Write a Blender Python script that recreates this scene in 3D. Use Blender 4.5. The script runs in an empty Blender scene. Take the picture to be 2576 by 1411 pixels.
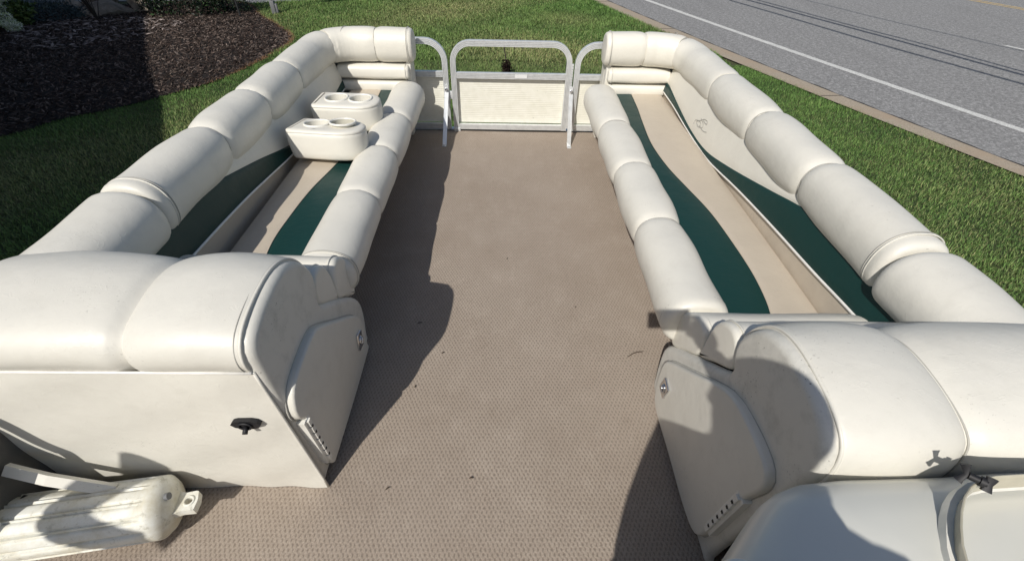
import bpy, bmesh, math, random
import numpy as np
from mathutils import Vector, Matrix, Quaternion
R = math.radians
rnd = random.Random(7)
rng = np.random.default_rng(11)
SC = bpy.context.scene
COL = SC.collection

# ------------------------------------------------------------------ camera
cam = bpy.data.cameras.new('camera')
camo = bpy.data.objects.new('camera', cam)
COL.objects.link(camo)
cam.sensor_width = 36.0
cam.lens = 36.0 * 1150.0 / 2576.0
cam.clip_start = 0.02
cam.clip_end = 400
# columns: camera right, up, back in world space
camo.matrix_world = Matrix((
    (0.99976908, -0.00926717, -0.01938835, 0.0),
    (-0.00851717, 0.65745968, -0.75344159, 0.0),
    (0.01972933, 0.75343274, 0.65722893, 1.5),
    (0, 0, 0, 1)))
SC.camera = camo

# ------------------------------------------------------------------ light
SUN = Vector((0.48, 0.97, -1.0)).normalized()      # travel direction of the light
ELEV = math.asin(-SUN.z)
world = bpy.data.worlds.new('World')
SC.world = world
world.use_nodes = True
wn = world.node_tree
wn.nodes.clear()
wo = wn.nodes.new('ShaderNodeOutputWorld')
bg = wn.nodes.new('ShaderNodeBackground')
sky = wn.nodes.new('ShaderNodeTexSky')
sky.sky_type = 'NISHITA'
sky.sun_disc = False
sky.sun_elevation = ELEV
sky.sun_rotation = math.atan2(-SUN.x, -SUN.y) % (2 * math.pi)
sky.air_density = 1.0
sky.dust_density = 1.5
bg.inputs['Strength'].default_value = 0.080
wn.links.new(sky.outputs[0], bg.inputs[0])
wn.links.new(bg.outputs[0], wo.inputs[0])
sun = bpy.data.lights.new('sun', 'SUN')
sun.energy = 4.0
sun.angle = R(0.5)
sun.color = (1.0, 0.955, 0.89)
suno = bpy.data.objects.new('sun', sun)
suno.rotation_mode = 'QUATERNION'
suno.rotation_quaternion = SUN.to_track_quat('-Z', 'Y')
suno.location = (-4, -8, 9)
COL.objects.link(suno)
SC.view_settings.view_transform = 'Standard'
SC.view_settings.look = 'None'
SC.view_settings.exposure = 0.06
SC.view_settings.gamma = 1.0
SC.view_settings.use_curve_mapping = False

# ------------------------------------------------------------------ materials
class N:
    def __init__(s, name):
        s.m = bpy.data.materials.new(name); s.m.use_nodes = True
        s.t = s.m.node_tree; s.b = s.t.nodes['Principled BSDF']
    def n(s, typ, **kw):
        nd = s.t.nodes.new(typ)
        for k, v in kw.items():
            if hasattr(nd, k): setattr(nd, k, v)
            else: nd.inputs[k.replace('_', ' ')].default_value = v
        return nd
    def l(s, a, b): s.t.links.new(a, b)
    def coords(s, scale=None):
        tc = s.n('ShaderNodeTexCoord')
        if scale is None: return tc.outputs['Object']
        mp = s.n('ShaderNodeMapping'); mp.inputs['Scale'].default_value = scale
        s.l(tc.outputs['Object'], mp.inputs['Vector']); return mp.outputs[0]
    def noise(s, vec, scale, detail=4, rough=0.55):
        nd = s.n('ShaderNodeTexNoise', Scale=scale, Detail=detail, Roughness=rough)
        s.l(vec, nd.inputs['Vector']); return nd.outputs['Fac']
    def ramp(s, fac, stops):
        nd = s.n('ShaderNodeValToRGB'); e = nd.color_ramp.elements
        while len(e) < len(stops): e.new(0.5)
        for i, (p, c) in enumerate(stops):
            e[i].position = p; e[i].color = (c[0], c[1], c[2], 1) if not isinstance(c, (int, float)) else (c, c, c, 1)
        s.l(fac, nd.inputs[0]); return nd.outputs[0]
    def mix(s, fac, a, b, mode='MIX'):
        nd = s.n('ShaderNodeMix', data_type='RGBA', blend_type=mode)
        for sock, v in ((nd.inputs[0], fac), (nd.inputs[6], a), (nd.inputs[7], b)):
            if isinstance(v, (int, float)): sock.default_value = v
            elif isinstance(v, tuple): sock.default_value = (*v[:3], 1)
            else: s.l(v, sock)
        return nd.outputs[2]
    def bump(s, h, strength=0.3, dist=0.002, prev=None):
        nd = s.n('ShaderNodeBump'); nd.inputs['Strength'].default_value = strength
        nd.inputs['Distance'].default_value = dist
        s.l(h, nd.inputs['Height'])
        if prev is not None: s.l(prev, nd.inputs['Normal'])
        return nd.outputs[0]
    def col(s, v):
        if isinstance(v, tuple): s.b.inputs['Base Color'].default_value = (*v, 1)
        else: s.l(v, s.b.inputs['Base Color'])
    def rough(s, v):
        if isinstance(v, (int, float)): s.b.inputs['Roughness'].default_value = v
        else: s.l(v, s.b.inputs['Roughness'])
    def norm(s, v): s.l(v, s.b.inputs['Normal'])

def plain(name, c, rough=0.5, metal=0.0):
    q = N(name); v = q.coords()
    f = q.noise(v, 35, 3)
    q.col(q.mix(q.ramp(f, [(0.35, 0), (0.7, 1)]), tuple(x * 0.88 for x in c), c))
    q.rough(rough); q.b.inputs['Metallic'].default_value = metal
    return q.m

def vinyl(name, c, dirt=0.25, rough=0.42, soil=(0.42, 0.40, 0.34)):
    q = N(name); v = q.coords()
    big = q.noise(v, 5.5, 5, 0.6)
    smear = q.noise(q.coords((5, 6, 5)), 2.4, 6, 0.72)
    speck = q.noise(v, 170, 2, 0.5)
    patch = q.noise(v, 7.0, 2, 0.5)
    base = q.mix(q.ramp(big, [(0.35, 0), (0.7, 1)]), tuple(x * 0.95 for x in c), c)
    d1 = q.ramp(smear, [(0.50, 0), (0.80, dirt)])
    base = q.mix(d1, base, soil)
    a = q.ramp(speck, [(0.66, 0), (0.70, 1)])
    b_ = q.ramp(patch, [(0.55, 0), (0.66, dirt * 1.6)])
    mm = q.n('ShaderNodeMath', operation='MULTIPLY'); q.l(a, mm.inputs[0]); q.l(b_, mm.inputs[1])
    base = q.mix(mm.outputs[0], base, tuple(x * 0.45 for x in soil))
    q.col(base)
    q.rough(q.ramp(smear, [(0.3, rough - 0.05), (0.7, rough + 0.1)]))
    grain = q.n('ShaderNodeTexVoronoi', Scale=520.0); q.l(v, grain.inputs['Vector'])
    n1 = q.bump(grain.outputs['Distance'], 0.12, 0.0006)
    wr = q.noise(q.coords((1, 1, 1)), 11, 3, 0.5)
    n2 = q.bump(wr, 0.4, 0.007, n1)
    cr = q.n('ShaderNodeTexNoise', Scale=9.0, Detail=3.0, Distortion=1.6); q.l(q.coords((1, 2.2, 1)), cr.inputs['Vector'])
    n2 = q.bump(q.ramp(cr.outputs['Fac'], [(0.485, 0), (0.5, 1), (0.515, 0)]), 0.10, 0.004, n2)
    q.norm(n2)
    return q.m

M = {}
M['vinyl'] = vinyl('ivory_vinyl', (0.69, 0.670, 0.600), 0.20)
M['vinyl_soiled'] = vinyl('soiled_ivory_vinyl', (0.655, 0.64, 0.58), 0.55, 0.45, (0.32, 0.32, 0.28))
M['vinyl_clean'] = vinyl('ivory_vinyl_clean', (0.73, 0.705, 0.625), 0.10)
M['tan'] = vinyl('tan_vinyl', (0.52, 0.455, 0.365), 0.14, 0.42, (0.4, 0.33, 0.25))
M['green'] = vinyl('green_vinyl', (0.007, 0.038, 0.034), 0.03, 0.40, (0.05, 0.08, 0.08))
M['green'].node_tree.nodes['Principled BSDF'].inputs['Specular IOR Level'].default_value = 0.3
M['piping'] = plain('white_piping', (0.82, 0.80, 0.75), 0.4)
M['thread'] = plain('grey_thread', (0.42, 0.41, 0.37), 0.8)
M['plastic'] = plain('white_plastic', (0.80, 0.785, 0.72), 0.35)
M['black'] = plain('black_plastic', (0.010, 0.010, 0.012), 0.6)
M['well'] = plain('shaded_cream_plastic', (0.55, 0.53, 0.44), 0.6)  # darker than the rings: shade inside the cups put into the colour
M['rubber'] = plain('black_rubber', (0.02, 0.02, 0.02), 0.7)
M['chrome'] = plain('chrome', (0.75, 0.75, 0.76), 0.12, 1.0)
M['dark'] = plain('dark_gap', (0.03, 0.028, 0.025), 0.8)
M['canvas'] = plain('shadow_tube_dark', (0.045, 0.045, 0.048), 0.9)
M['inner_panel'] = plain('grey_inner_panel', (0.10, 0.098, 0.092), 0.6)
M['silver_sticker'] = plain('clear_sticker', (0.75, 0.76, 0.75), 0.3)

q = N('brushed_aluminium'); v = q.coords((60, 60, 400))
f = q.noise(v, 3, 4); g = q.noise(q.coords(), 25, 4)
q.col(q.mix(q.ramp(g, [(0.4, 0), (0.7, 0.6)]), (0.76, 0.78, 0.78), (0.60, 0.62, 0.62)))
q.b.inputs['Metallic'].default_value = 0.45
q.rough(q.ramp(f, [(0.3, 0.28), (0.7, 0.45)])); q.norm(q.bump(f, 0.1, 0.001)); M['alu'] = q.m

q = N('ribbed_cream_panel'); v = q.coords()
f = q.noise(v, 22, 5); s2 = q.noise(v, 60, 2)
c = q.mix(q.ramp(f, [(0.4, 0), (0.75, 1)]), (0.76, 0.75, 0.66), (0.69, 0.68, 0.58))
c = q.mix(q.ramp(s2, [(0.76, 0), (0.79, 1)]), c, (0.25, 0.24, 0.2))
q.col(c); q.rough(0.45); M['panel'] = q.m

# marine carpet: small tufted cells in slanted rows
q = N('tufted_carpet')
tc = q.n('ShaderNodeTexCoord')
nz = q.n('ShaderNodeTexNoise', Scale=75.0, Detail=2.0); q.l(tc.outputs['Object'], nz.inputs['Vector'])
ad = q.n('ShaderNodeVectorMath', operation='MULTIPLY_ADD')
q.l(nz.outputs['Color'], ad.inputs[0]); ad.inputs[1].default_value = (0.0105, 0.0105, 0); q.l(tc.outputs['Object'], ad.inputs[2])
sx_ = q.n('ShaderNodeSeparateXYZ'); q.l(ad.outputs[0], sx_.inputs[0])
def wave_(o, k):
    m1 = q.n('ShaderNodeMath', operation='MULTIPLY'); q.l(o, m1.inputs[0]); m1.inputs[1].default_value = k
    m2 = q.n('ShaderNodeMath', operation='SINE'); q.l(m1.outputs[0], m2.inputs[0]); return m2.outputs[0]
mm_ = q.n('ShaderNodeMath', operation='MULTIPLY'); q.l(wave_(sx_.outputs[0], 2 * math.pi / .0142), mm_.inputs[0]); q.l(wave_(sx_.outputs[1], 2 * math.pi / .0270), mm_.inputs[1])
ma_ = q.n('ShaderNodeMath', operation='MULTIPLY_ADD'); q.l(mm_.outputs[0], ma_.inputs[0]); ma_.inputs[1].default_value = .5; ma_.inputs[2].default_value = .5
dist = ma_.outputs[0]
fine = q.noise(tc.outputs['Object'], 420, 3, 0.8)
big = q.noise(tc.outputs['Object'], 2.2, 5, 0.6)
mid = q.noise(tc.outputs['Object'], 9, 5, 0.7)
c = q.mix(q.ramp(big, [(0.35, 0), (0.68, 1)]), (0.325, 0.270, 0.218), (0.375, 0.318, 0.262))
c = q.mix(q.ramp(mid, [(0.52, 0), (0.74, 0.5)]), c, (0.45, 0.385, 0.32))
c = q.mix(q.ramp(mid, [(0.28, 0.4), (0.42, 0)]), c, (0.27, 0.22, 0.175))
c = q.mix(q.ramp(dist, [(0.05, 0.62), (0.48, 0)]), c, (0.15, 0.12, 0.095))
c = q.mix(q.ramp(fine, [(0.36, 0.6), (0.52, 0)]), c, (0.20, 0.16, 0.125))
c = q.mix(q.ramp(fine, [(0.54, 0.0), (0.68, 0.6)]), c, (0.50, 0.43, 0.36))
q.col(c); q.rough(0.95)
q.b.inputs['Specular IOR Level'].default_value = 0.15
q.norm(q.bump(q.ramp(dist, [(0.0, 0), (0.6, 1)]), 0.45, 0.003, q.bump(fine, 0.4, 0.0015))); M['carpet'] = q.m

q = N('gelcoat'); v = q.coords()
f = q.noise(v, 4, 4)
q.col(q.mix(q.ramp(f, [(0.35, 0), (0.7, 1)]), (0.66, 0.655, 0.59), (0.70, 0.695, 0.63)))
q.rough(0.32); q.b.inputs['Coat Weight'].default_value = 0.3; q.b.inputs['Coat Roughness'].default_value = 0.15
q.norm(q.bump(q.noise(v, 700, 2), 0.08, 0.0004)); M['gelcoat'] = q.m

q = N('weathered_fender'); v = q.coords((1, 1, 1))
f = q.noise(v, 9, 6, 0.7); g = q.noise(v, 42, 5, 0.7)
c = q.mix(q.ramp(f, [(0.42, 0), (0.64, 0.7)]), (0.72, 0.72, 0.66), (0.50, 0.45, 0.31))
c = q.mix(q.ramp(g, [(0.56, 0), (0.68, 0.7)]), c, (0.36, 0.35, 0.28))
q.col(c); q.rough(0.55); q.norm(q.bump(g, 0.2, 0.001)); M['fender'] = q.m

q = N('tinted_acrylic')
q.b.inputs['Base Color'].default_value = (0.86, 0.83, 0.74, 1)
q.b.inputs['Transmission Weight'].default_value = 1.0
q.b.inputs['Roughness'].default_value = 0.03; q.b.inputs['IOR'].default_value = 1.45
M['acrylic'] = q.m
M['amber_cream'] = plain('smoky_cream_acrylic', (0.50, 0.465, 0.36), 0.16)

q = N('lawn_soil'); v = q.coords()
f = q.noise(v, 1.3, 5, 0.65); g = q.noise(v, 30, 4)
c = q.mix(q.ramp(f, [(0.4, 0), (0.65, 1)]), (0.030, 0.055, 0.012), (0.075, 0.075, 0.028))
c = q.mix(q.ramp(g, [(0.4, 0), (0.7, 0.6)]), c, (0.018, 0.028, 0.010))
q.col(c); q.rough(1.0); q.norm(q.bump(g, 0.8, 0.03)); M['soil'] = q.m

q = N('grass_blades')
at = q.n('ShaderNodeVertexColor'); at.layer_name = 'tint'
q.col(at.outputs['Color']); q.rough(0.6)
q.b.inputs['Specular IOR Level'].default_value = 0.25
M['grass'] = q.m
def tinted(name, rough=0.8, spec=0.2):
    q = N(name); at = q.n('ShaderNodeVertexColor'); at.layer_name = 'tint'
    q.col(at.outputs['Color']); q.rough(rough); q.b.inputs['Specular IOR Level'].default_value = spec
    return q.m
M['chips'] = tinted('bark_chips', 0.95, 0.1)
M['leaf'] = tinted('leaves', 0.5, 0.35)
M['petal'] = tinted('petals', 0.8, 0.1)
q = N('mulch_bed'); v = q.coords(); f = q.noise(v, 40, 5, 0.7)
q.col(q.mix(q.ramp(f, [(0.4, 0), (0.7, 1)]), (0.006, 0.004, 0.003), (0.028, 0.019, 0.015))); q.rough(1.0)
q.norm(q.bump(f, 1.0, 0.03)); M['mulch'] = q.m

q = N('asphalt'); v = q.coords()
f = q.noise(v, 90, 3, 0.7); g = q.noise(v, 0.8, 5); st = q.noise(q.coords((1.0, 0.08, 1)), 3.0, 4)
pv = q.n('ShaderNodeTexVoronoi', Scale=55.0); q.l(v, pv.inputs['Vector'])
c = q.mix(q.ramp(g, [(0.35, 0), (0.7, 1)]), (0.20, 0.198, 0.195), (0.25, 0.247, 0.243))
c = q.mix(q.ramp(f, [(0.38, 0.0), (0.62, 0.85)]), c, (0.40, 0.397, 0.39))
sp = q.n('ShaderNodeSeparateColor'); q.l(pv.outputs['Color'], sp.inputs[0])
c = q.mix(q.ramp(sp.outputs[0], [(0.55, 0), (0.95, 0.55)]), c, (0.095, 0.094, 0.093))
g2 = q.noise(v, 28, 4, 0.85)
c = q.mix(q.ramp(g2, [(0.42, 0.75), (0.56, 0)]), c, (0.13, 0.13, 0.128))
c = q.mix(q.ramp(g2, [(0.5, 0), (0.66, 0.6)]), c, (0.40, 0.397, 0.39))
g3 = q.noise(v, 13, 3, 0.8)
c = q.mix(q.ramp(g3, [(0.40, 0.45), (0.55, 0)]), c, (0.12, 0.12, 0.118))
c = q.mix(q.ramp(g3, [(0.5, 0), (0.68, 0.45)]), c, (0.42, 0.417, 0.41))
c = q.mix(q.ramp(st, [(0.5, 0), (0.72, 0.3)]), c, (0.15, 0.149, 0.147))
q.col(c); q.rough(0.95); q.norm(q.bump(f, 0.5, 0.006)); M['asphalt'] = q.m

q = N('gutter_concrete'); v = q.coords()
f = q.noise(v, 80, 4, 0.7); g = q.noise(v, 2.5, 5)
c = q.mix(q.ramp(f, [(0.35, 0), (0.65, 1)]), (0.24, 0.20, 0.15), (0.42, 0.36, 0.28))
c = q.mix(q.ramp(g, [(0.45, 0), (0.7, 0.6)]), c, (0.34, 0.255, 0.175))
q.col(c); q.rough(0.95); q.norm(q.bump(f, 0.4, 0.004)); M['concrete'] = q.m

def paint(name, c):
    q = N(name); v = q.coords(); f = q.noise(v, 70, 4, 0.75); g = q.noise(v, 5, 5, 0.7)
    cc = q.mix(q.ramp(f, [(0.40, 1), (0.52, 0)]), c, (0.33, 0.33, 0.32))
    cc = q.mix(q.ramp(g, [(0.3, 0.5), (0.6, 0)]), cc, (0.4, 0.4, 0.38))
    q.col(cc); q.rough(0.8); return q.m
M['white_paint'] = paint('white_road_paint', (0.66, 0.66, 0.63))
M['yellow_paint'] = paint('yellow_road_paint', (0.62, 0.40, 0.08))

q = N('field_stone'); v = q.coords(); f = q.noise(v, 5, 6, 0.65); g = q.noise(v, 30, 4)
q.col(q.mix(q.ramp(f, [(0.35, 0), (0.7, 1)]), (0.15, 0.125, 0.10), (0.38, 0.33, 0.27)))
q.rough(0.95); q.norm(q.bump(g, 0.7, 0.02, q.bump(f, 0.6, 0.06))); M['stone'] = q.m
M['bark'] = plain('dark_bark', (0.045, 0.035, 0.028), 0.95)
M['wood'] = plain('grey_timber', (0.22, 0.18, 0.14), 0.85)
M['siding'] = plain('pale_siding', (0.55, 0.53, 0.48), 0.7)
M['roof'] = plain('dark_roof', (0.06, 0.055, 0.05), 0.9)
M['postgrey'] = plain('grey_post', (0.16, 0.165, 0.17), 0.6)
M['postdark'] = plain('dark_rod', (0.02, 0.02, 0.022), 0.6)
M['shirt'] = plain('navy_shirt', (0.03, 0.05, 0.12), 0.9)
M['trousers'] = plain('khaki_trousers', (0.30, 0.25, 0.17), 0.9)
M['skin'] = plain('skin', (0.48, 0.29, 0.21), 0.55)
M['hair'] = plain('brown_hair', (0.05, 0.03, 0.02), 0.8)
M['cable'] = plain('cable_sheath', (0.02, 0.02, 0.02), 0.7)
M['debris'] = plain('dry_twig', (0.05, 0.03, 0.018), 0.9)
M['rust'] = plain('dry_brown_leaf', (0.06, 0.035, 0.022), 0.9)

# ------------------------------------------------------------------ object helpers
def tag(o, label=None, cat=None, group=None, kind=None):
    if label: o['label'] = label
    if cat: o['category'] = cat
    if group: o['group'] = group
    if kind: o['kind'] = kind
    return o
def thing(name, label, cat, loc=(0, 0, 0), group=None, rz=0.0):
    o = bpy.data.objects.new(name, None); COL.objects.link(o)
    o.location = loc; o.rotation_euler = (0, 0, rz); o.empty_display_size = 0.1
    return tag(o, label, cat, group)
def raw(name, V, F, mat, parent=None, smooth=True, sharp=None):
    me = bpy.data.meshes.new(name)
    me.from_pydata([tuple(map(float, p)) for p in V], [], [tuple(f) for f in F])
    me.materials.append(mat if not isinstance(mat, str) else M[mat])
    if smooth:
        me.polygons.foreach_set('use_smooth', [True] * len(me.polygons))
    me.update()
    if smooth and sharp: 
        bm = bmesh.new(); bm.from_mesh(me)
        for e in bm.edges:
            if len(e.link_faces) == 2 and e.calc_face_angle(0) > R(sharp): e.smooth = False
        bm.to_mesh(me); bm.free()
    o = bpy.data.objects.new(name, me); COL.objects.link(o)
    if parent is not None:
        o.parent = parent
        # geometry is given in world space: undo the parent's transform
        W = parent_world(parent)
        o.matrix_parent_inverse = Matrix.Identity(4)
        o.matrix_basis = W.inverted()
    return o
def parent_world(p):
    m = p.matrix_basis.copy() if p.type != 'EMPTY' else Matrix.LocRotScale(p.location, p.rotation_euler, p.scale)
    if p.parent: m = parent_world(p.parent) @ m
    return m
class MB:
    def __init__(s): s.V = []; s.F = []
    def add(s, V, F):
        k = len(s.V); s.V += [tuple(map(float, p)) for p in V]; s.F += [tuple(i + k for i in f) for f in F]; return s
    def box(s, c, d, rot=None):
        V = []
        for z in (-.5, .5):
            for x, y in ((-.5, -.5), (.5, -.5), (.5, .5), (-.5, .5)):
                p = Vector((x * d[0], y * d[1], z * d[2]))
                if rot is not None: p = rot @ p
                V.append(p + Vector(c))
        return s.add(V, [(0, 3, 2, 1), (4, 5, 6, 7), (0, 1, 5, 4), (1, 2, 6, 5), (2, 3, 7, 6), (3, 0, 4, 7)])
    def build(s, name, mat, parent=None, smooth=False, sharp=None): return raw(name, s.V, s.F, mat, parent, smooth, sharp)
def box(name, c, d, mat, parent=None, bev=0.0, rot=None, seg=2):
    bm = bmesh.new(); bmesh.ops.create_cube(bm, size=1.0)
    for v in bm.verts: v.co = Vector((v.co.x * d[0], v.co.y * d[1], v.co.z * d[2]))
    if bev: bmesh.ops.bevel(bm, geom=list(bm.edges), offset=bev, segments=seg, profile=0.5, affect='EDGES')
    V = []
    for v in bm.verts:
        p = v.co
        if rot is not None: p = rot @ p
        V.append(p + Vector(c))
    bm.verts.index_update()
    F = [[v.index for v in f.verts] for f in bm.faces]; bm.free()
    return raw(name, V, F, mat, parent, bool(bev), 40)
def resample(P, n):
    P = [Vector(p) for p in P]; L = [0]
    for a, b in zip(P, P[1:]): L.append(L[-1] + (b - a).length)
    out = []; j = 0
    for i in range(n):
        t = L[-1] * i / (n - 1)
        while j < len(L) - 2 and L[j + 1] < t: j += 1
        u = (t - L[j]) / max(1e-9, L[j + 1] - L[j]); out.append(P[j].lerp(P[j + 1], u))
    return out
def catmull(P, per=8, closed=False):
    P = [Vector(p) for p in P]; n = len(P); out = []
    rngi = range(n if closed else n - 1)
    for i in rngi:
        if closed: a, b, c, d = P[(i - 1) % n], P[i], P[(i + 1) % n], P[(i + 2) % n]
        else: a, b, c, d = P[max(i - 1, 0)], P[i], P[i + 1], P[min(i + 2, n - 1)]
        for k in range(per):
            t = k / per
            out.append(0.5 * ((2 * b) + (c - a) * t + (2 * a - 5 * b + 4 * c - d) * t * t + (3 * b - a - 3 * c + d) * t ** 3))
    if not closed: out.append(P[-1])
    return out
def sweep(path, section, fixed=None, cap=True, closed=False, scale=None):
    """sweep a 2D section (u,v) along path; v axis follows 'fixed' if given"""
    P = [Vector(p) for p in path]; n = len(P); m = len(section); V = []; F = []
    up = None
    for i in range(n):
        if closed: T = (P[(i + 1) % n] - P[i - 1]).normalized()
        else: T = (P[min(i + 1, n - 1)] - P[max(i - 1, 0)]).normalized()
        if fixed is not None:
            b = Vector(fixed); b = (b - T * b.dot(T)).normalized()
        else:
            if up is None:
                up = Vector((0, 0, 1)) if abs(T.z) < 0.9 else Vector((1, 0, 0))
            b = (up - T * up.dot(T)).normalized(); up = b
        a = T.cross(b)
        s = 1.0 if scale is None else scale[i]
        for (u, v) in section: V.append(P[i] + a * u * s + b * v * s)
    for i in range(n if closed else n - 1):
        for k in range(m):
            i2 = (i + 1) % n
            F.append((i * m + k, i * m + (k + 1) % m, i2 * m + (k + 1) % m, i2 * m + k))
    if cap and not closed:
        F.append(tuple(range(m - 1, -1, -1))); F.append(tuple((n - 1) * m + k for k in range(m)))
    return V, F
def circ(r, n=8): return [(r * math.cos(2 * math.pi * k / n), r * math.sin(2 * math.pi * k / n)) for k in range(n)]
def tube(name, path, r, mat, parent=None, n=8, closed=False):
    V, F = sweep(path, circ(r, n), closed=closed); return raw(name, V, F, mat, parent, True, 50)

def wob(p, amp=0.0022, s=14.0):
    return amp * (math.sin(p[0] * s + 1.3 * math.sin(p[1] * s * .7)) + math.sin(p[1] * s * 1.3 + p[2] * s * .8 + 2) * .8)

def pillow(name, path, a, b, mat, parent, p0='seam', p1='seam', pinch=0.15, n=28, ring=40, ex=2.3, seed=0, up=(0, 0, 1)):
    """stuffed roll section: superellipse section (a sideways, b up) along path"""
    P = resample(path, n); V = []; F = []
    L = sum((Vector(x) - Vector(y)).length for x, y in zip(P, P[1:]))
    # non uniform param so ends get more rings
    ts = [0.5 - 0.5 * math.cos(math.pi * i / (n - 1)) for i in range(n)]
    fine = resample(path, 200)
    rr = random.Random(seed + 5)
    ph = rr.random() * 6
    wr = [(rr.random() * 6.28, rr.uniform(-1, 1)) for _ in range(5)]
    for i, t in enumerate(ts):
        x = t * 199; j = min(int(x), 198); c = fine[j].lerp(fine[j + 1], x - j)
        T = (fine[min(j + 3, 199)] - fine[max(j - 3, 0)]).normalized()
        U = Vector(up); U = (U - T * U.dot(T)).normalized(); S = T.cross(U)
        sc = 1.0
        for e, d in ((p0, t), (p1, 1 - t)):
            if e == 'seam':
                w = max(0.0, 1 - d / 0.5); sc -= pinch * (0.5 * w ** 3.2 + 0.5 * max(0, 1 - d * L / 0.04) ** 2)
            else:
                rad = 0.085 if e == 'dome' else 0.03
                q_ = min(1.0, d * L / rad); k = {'dome': 0.5, 'flat': 0.80}[e]
                sc *= k + (1 - k) * math.sqrt(max(0, 1 - (1 - q_) ** 2))
        for k in range(ring):
            th = 2 * math.pi * k / ring
            cx, cz = math.cos(th), math.sin(th)
            rx = math.copysign(abs(cx) ** (2 / ex), cx) * a; rz = math.copysign(abs(cz) ** (2 / ex), cz) * b
            # gathered wrinkles near seams
            g = 0.0
            for e, d in ((p0, t), (p1, 1 - t)):
                if e == 'seam': g += math.exp(-d * L / 0.04) * 0.0022 * math.sin(th * 13 + ph) * math.sin(th * 5 + ph * 2)
            pt = c + S * rx * sc + U * rz * sc
            nrm = (S * rx / a + U * rz / b).normalized()
            V.append(pt + nrm * (wob(pt) + g))
    for i in range(n - 1):
        for k in range(ring): F.append((i * ring + k, i * ring + (k + 1) % ring, (i + 1) * ring + (k + 1) % ring, (i + 1) * ring + k))
    F.append(tuple(range(ring - 1, -1, -1))); F.append(tuple((n - 1) * ring + k for k in range(ring)))
    return raw(name, V, F, mat, parent, True, 62)

def stitch_ring(path_pt, T, a, b, parent, ex=2.3, off=0.0015, name='stitching', arc=(0, 2 * math.pi), r=0.0016, mat='thread', up=(0, 0, 1)):
    T = Vector(T).normalized(); U = Vector(up); U = (U - T * U.dot(T)).normalized(); S = T.cross(U)
    P = []
    n = 48
    for k in range(n):
        th = 2 * math.pi * k / n; cx, cz = math.cos(th), math.sin(th)
        rx = math.copysign(abs(cx) ** (2 / ex), cx) * (a + off); rz = math.copysign(abs(cz) ** (2 / ex), cz) * (b + off)
        P.append(Vector(path_pt) + S * rx + U * rz)
    V, F = sweep(P, circ(r, 5), fixed=T, closed=True)
    return raw(name, V, F, mat, parent, True)

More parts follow.
